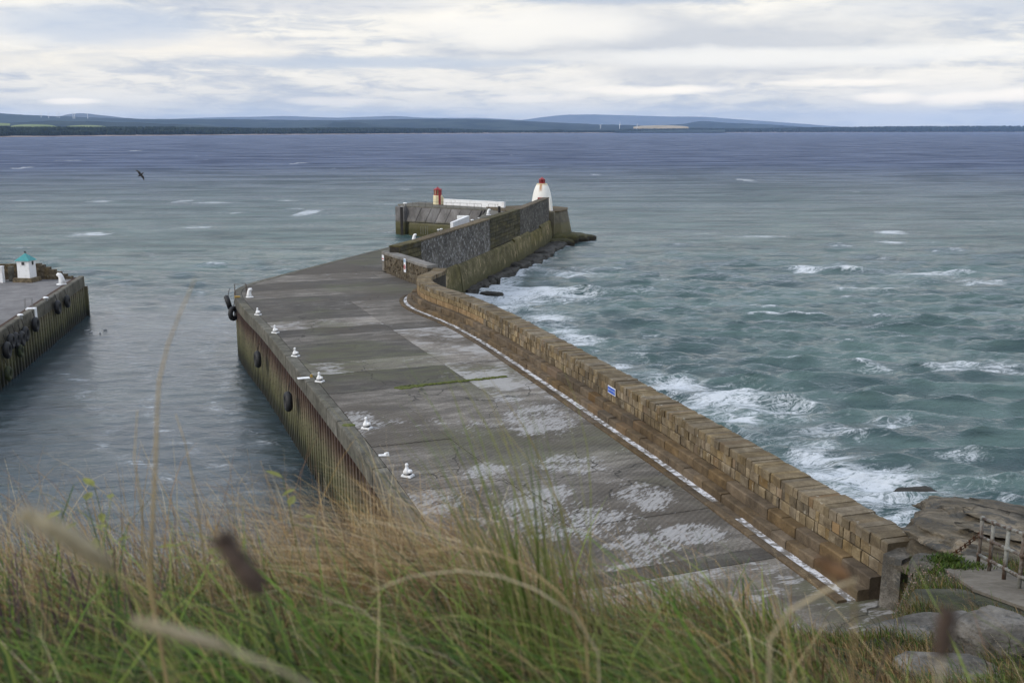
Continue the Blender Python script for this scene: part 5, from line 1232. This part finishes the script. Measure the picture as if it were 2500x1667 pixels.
# low plants on the boulder by the handrail and thrift heads around it
pr = np.random.RandomState(15)
n = 1500; bx = 10.0 + pr.normal(0, .34, n); by = 21.75 + pr.normal(0, .3, n)
o = link('boulder_plant', blades('boulder_plant', bx, by, np.maximum(ground_z(bx, by), 11.34 - .25 * np.hypot((bx - 9.95) / .72, (by - 22.0) / .5) ** 2), pr.uniform(.06, .2, n), pr.uniform(0, 6.28, n), pr.uniform(.03, .16, n), pr.uniform(.2, 1, n), pr.uniform(.02, .04, n), pick(GREENS[[0, 1, 2, 4]], pr, n) * .62, M['grass'], 3, None, 4)); tag(o, 'low green plant cushion on the pale boulder by the handrail', 'plant')
mb = MB()
for i in range(900):
    y = pr.uniform(18.5, 29); x = (.38 + .10 * (y > 25)) * y + pr.normal(0, .9) + .6
    if x < 12.3 and y > 28.2 or abs(x - np.interp(y, [14, 18.7, 22, 24], [10.0, 9.7, 10.4, 10.9])) < .7: continue
    z = gz(x, y) + pr.uniform(.10, .28); r_ = pr.uniform(.010, .02)
    mb.add([(x + r_, y, z), (x - r_ * .5, y + r_ * .87, z), (x - r_ * .5, y - r_ * .87, z), (x, y, z + r_), (x, y, z - r_)], [(0, 1, 3), (1, 2, 3), (2, 0, 3), (1, 0, 4), (2, 1, 4), (0, 2, 4)])
tag(mb.build('flowers', M['pink']), 'faded pink thrift heads on the slope by the wall end', kind='stuff')
# single stems close to the camera
def stem(name, label, cat, pts, r0, r1, mat, root=True):
    t = thing(name, label, cat)
    P = [Vector(p) for p in pts]
    if root:
        l_ = P[-1]; gz_ = gz(l_.x + .05, l_.y + .1)
        P += [Vector((l_.x + .02, l_.y + .03, (l_.z + gz_) / 2)), Vector((l_.x + .05, l_.y + .08, gz_ - .02))]
    n = len(P)
    MB().tube(P, [r1 + (r0 - r1) * i / (n - 1) for i in range(n)], 6).build('stalk', mat, t, True)
    return t
def head(t, pts, rs, mat, fuzz=0, seed=0, fl=.012):
    pr = np.random.RandomState(seed); pts = [Vector(p) for p in pts]
    mb = MB().tube(pts, rs, 10)
    for i in range(fuzz):                                            # husks and awns
        k = pr.uniform(0, len(pts) - 1.01); j = int(k); f = k - j
        p = pts[j].lerp(pts[j + 1], f); r_ = rs[j] * (1 - f) + rs[j + 1] * f; ax = (pts[0] - pts[-1]).normalized()
        d_ = Vector(pr.normal(0, 1, 3)); d_ = (d_ - ax * d_.dot(ax)).normalized(); q = p + d_ * r_ * .6; e = q + (d_ * .8 + ax * .8) * fl * pr.uniform(.5, 1.2); s_ = ax.cross(d_) * .0012
        mb.add([q - s_, q + s_, e, q + ax * .002], [(0, 1, 2), (0, 3, 2), (1, 2, 3)])
    return mb.build('seed_head', mat, t, True)
t = stem('plantain_stem', 'blurred dark seed head leaning over the grass at the lower left', 'plantain', [(-.196, .747, 20.645), (-.185, .761, 20.598), (-.181, .784, 20.45)], .0014, .0012, M['green_blade'])
head(t, [(-.228, .757, 20.685), (-.222, .755, 20.678), (-.210, .751, 20.662), (-.199, .748, 20.648), (-.196, .747, 20.643)], [.002, .006, .0075, .006, .002], M['seed_dark'], 420, 1, .010)
t = stem('plantain_stem', 'blurred dark upright seed head at the lower right corner', 'plantain', [(.272, .595, 20.672), (.275, .60, 20.635), (.279, .616, 20.573)], .0014, .0012, M['straw_pale'])
head(t, [(.2735, .596, 20.703), (.2733, .596, 20.700), (.272, .595, 20.689), (.2715, .595, 20.678), (.2715, .595, 20.673)], [.0015, .0040, .0048, .0042, .002], M['seed_dark'], 380, 2, .006)
t = stem('foxtail_grass', 'blurred pale foxtail seed head sloping down at the left edge', 'grass stem', [(-.263, .631, 20.716), (-.257, .661, 20.676), (-.257, .711, 20.611)], .0012, .0009, M['straw'])
head(t, [(-.306, .607, 20.763), (-.300, .608, 20.760), (-.286, .612, 20.750), (-.272, .622, 20.733), (-.263, .631, 20.716)], [.001, .004, .0058, .0055, .002], M['straw_pale'], 240, 3, .008)
t = stem('dry_grass_stem', 'thick bleached grass stem lying across the lower left grass', 'grass stem', [(-.194, .647, 20.651), (-.165, .664, 20.626), (-.134, .678, 20.597), (-.10, .72, 20.54)], .0016, .0016, M['straw_pale'])
head(t, [(-.251, .63, 20.679), (-.240, .632, 20.676), (-.228, .634, 20.671), (-.210, .64, 20.661), (-.194, .647, 20.651)], [.0012, .0024, .0036, .0042, .002], M['straw_pale'], 140, 4, .006)
t = stem('arching_grass_stem', 'pale grass stem arching left over the lower middle', 'grass stem', [(-.226, 1.523, 20.279), (-.157, 1.522, 20.306), (-.084, 1.512, 20.319), (-.019, 1.501, 20.315), (.038, 1.492, 20.296), (.097, 1.491, 20.254), (.14, 1.533, 20.168)], .0018, .0010, M['straw_pale'])
stem('arching_grass_stem', 'upper of two pale grass stems arching left in the middle', 'grass stem', [(-.171, 1.738, 20.252), (-.103, 1.728, 20.266), (-.037, 1.718, 20.263), (.029, 1.698, 20.241), (.087, 1.686, 20.196), (.131, 1.686, 20.133)], .0026, .0012, M['straw'])
stem('tall_grass_stem', 'very tall blurred grass stem crossing the harbour water', 'grass stem', [(-.457, 1.466, 20.791), (-.474, 1.443, 20.746), (-.487, 1.42, 20.704), (-.498, 1.404, 20.654), (-.5, 1.392, 20.609), (-.503, 1.383, 20.546), (-.513, 1.384, 20.466), (-.537, 1.416, 20.345)], .0032, .0008, M['straw'])
stem('tall_grass_stem', 'thin dry stem just right of the very tall grass stem', 'grass stem', [(-.81, 2.379, 20.332), (-.787, 2.366, 20.264), (-.77, 2.347, 20.188), (-.765, 2.363, 20.078), (-.787, 2.455, 19.908)], .0030, .0008, M['straw'])
stem('tall_grass_stem', 'thin dry stem just left of the very tall grass stem', 'grass stem', [(-.823, 2.173, 20.399), (-.826, 2.141, 20.297), (-.808, 2.115, 20.203), (-.828, 2.156, 20.042)], .0028, .0008, M['straw'])
stem('straw_stalk', 'stiff pale straw tip crossing the foot of the steps', 'grass stem', [(.358, .993, 20.543), (.329, 1.005, 20.524), (.305, 1.04, 20.485), (.294, 1.074, 20.433)], .0022, .0016, M['straw_pale'])
t = stem('brown_grass_stem', 'blurred tawny seed plume in front of the lower end of the steps', 'grass stem', [(.291, .821, 20.622), (.302, .837, 20.589), (.316, .871, 20.507)], .0013, .001, M['straw'])
head(t, [(.266, .833, 20.632), (.272, .831, 20.632), (.279, .829, 20.629), (.286, .825, 20.626), (.291, .821, 20.622)], [.0008, .0035, .006, .005, .001], M['seed_brown'], 180, 6, .008)
# purple stemmed clump and a yellow leaved weed at the left
pr = np.random.RandomState(33); t = thing('purple_plant', 'clump of stiff purple stems at the left edge', 'plant')
for i in range(34):
    x = -1.42 + pr.uniform(-.14, .34); y = 2.75 + pr.uniform(-.12, .16); z = gz(x, y); hh = pr.uniform(.38, .58); lx_, ly_ = pr.normal(0, .05), pr.normal(0, .05)
    r_ = pr.uniform(.0018, .0036)
    MB().tube([(x, y, z - .02), (x + lx_ * .4, y + ly_ * .4, z + hh * .5), (x + lx_, y + ly_, z + hh)], [r_ * .7, r_, r_ * .6], 5).build('stem', M['purple_stem'], t)
t = thing('weed', 'straggling weed with yellow green leaves above the water at the left', 'plant')
def leaf(c, s_, a, tilt):
    ca, sa = math.cos(a), math.sin(a); vs = [(c[0] + (u * ca - v * sa) * s_, c[1] + (u * sa + v * ca) * s_, c[2] + (w + u * tilt) * s_) for u, v, w in ((0, 0, 0), (.35, .22, .03), (.7, .16, .02), (1, 0, -.05), (.7, -.16, .02), (.35, -.22, .03))]
    return MB().add(vs, [(0, 1, 2, 3), (0, 3, 4, 5)])
for q in ((-1.445, 3.293, 19.771), (-1.423, 3.317, 19.812), (-1.513, 3.254, 19.752), (-1.361, 3.19, 19.709), (-1.40, 3.24, 19.66), (-.845, 3.596, 19.748), (-.819, 3.565, 19.648), (-.94, 3.194, 19.631), (-1.02, 3.25, 19.56), (-1.22, 3.3, 19.6), (-1.1, 3.3, 19.62)):
    leaf(q, .075, pr.uniform(0, 6), pr.uniform(-.3, .3)).build('leaf', M['yellow_leaf'], t)
    leaf((q[0] + .04, q[1] + .02, q[2] - .05), .06, pr.uniform(0, 6), pr.uniform(-.3, .3)).build('leaf', M['yellow_leaf'], t)
    MB().tube([(q[0], q[1], q[2]), (q[0] + .03, q[1] + .03, q[2] - .25), (q[0] + .04, q[1] + .05, gz(q[0] + .04, q[1] + .05) - .02)], [.0012, .0018, .002], 5).build('stalk', M['green_blade'], t)
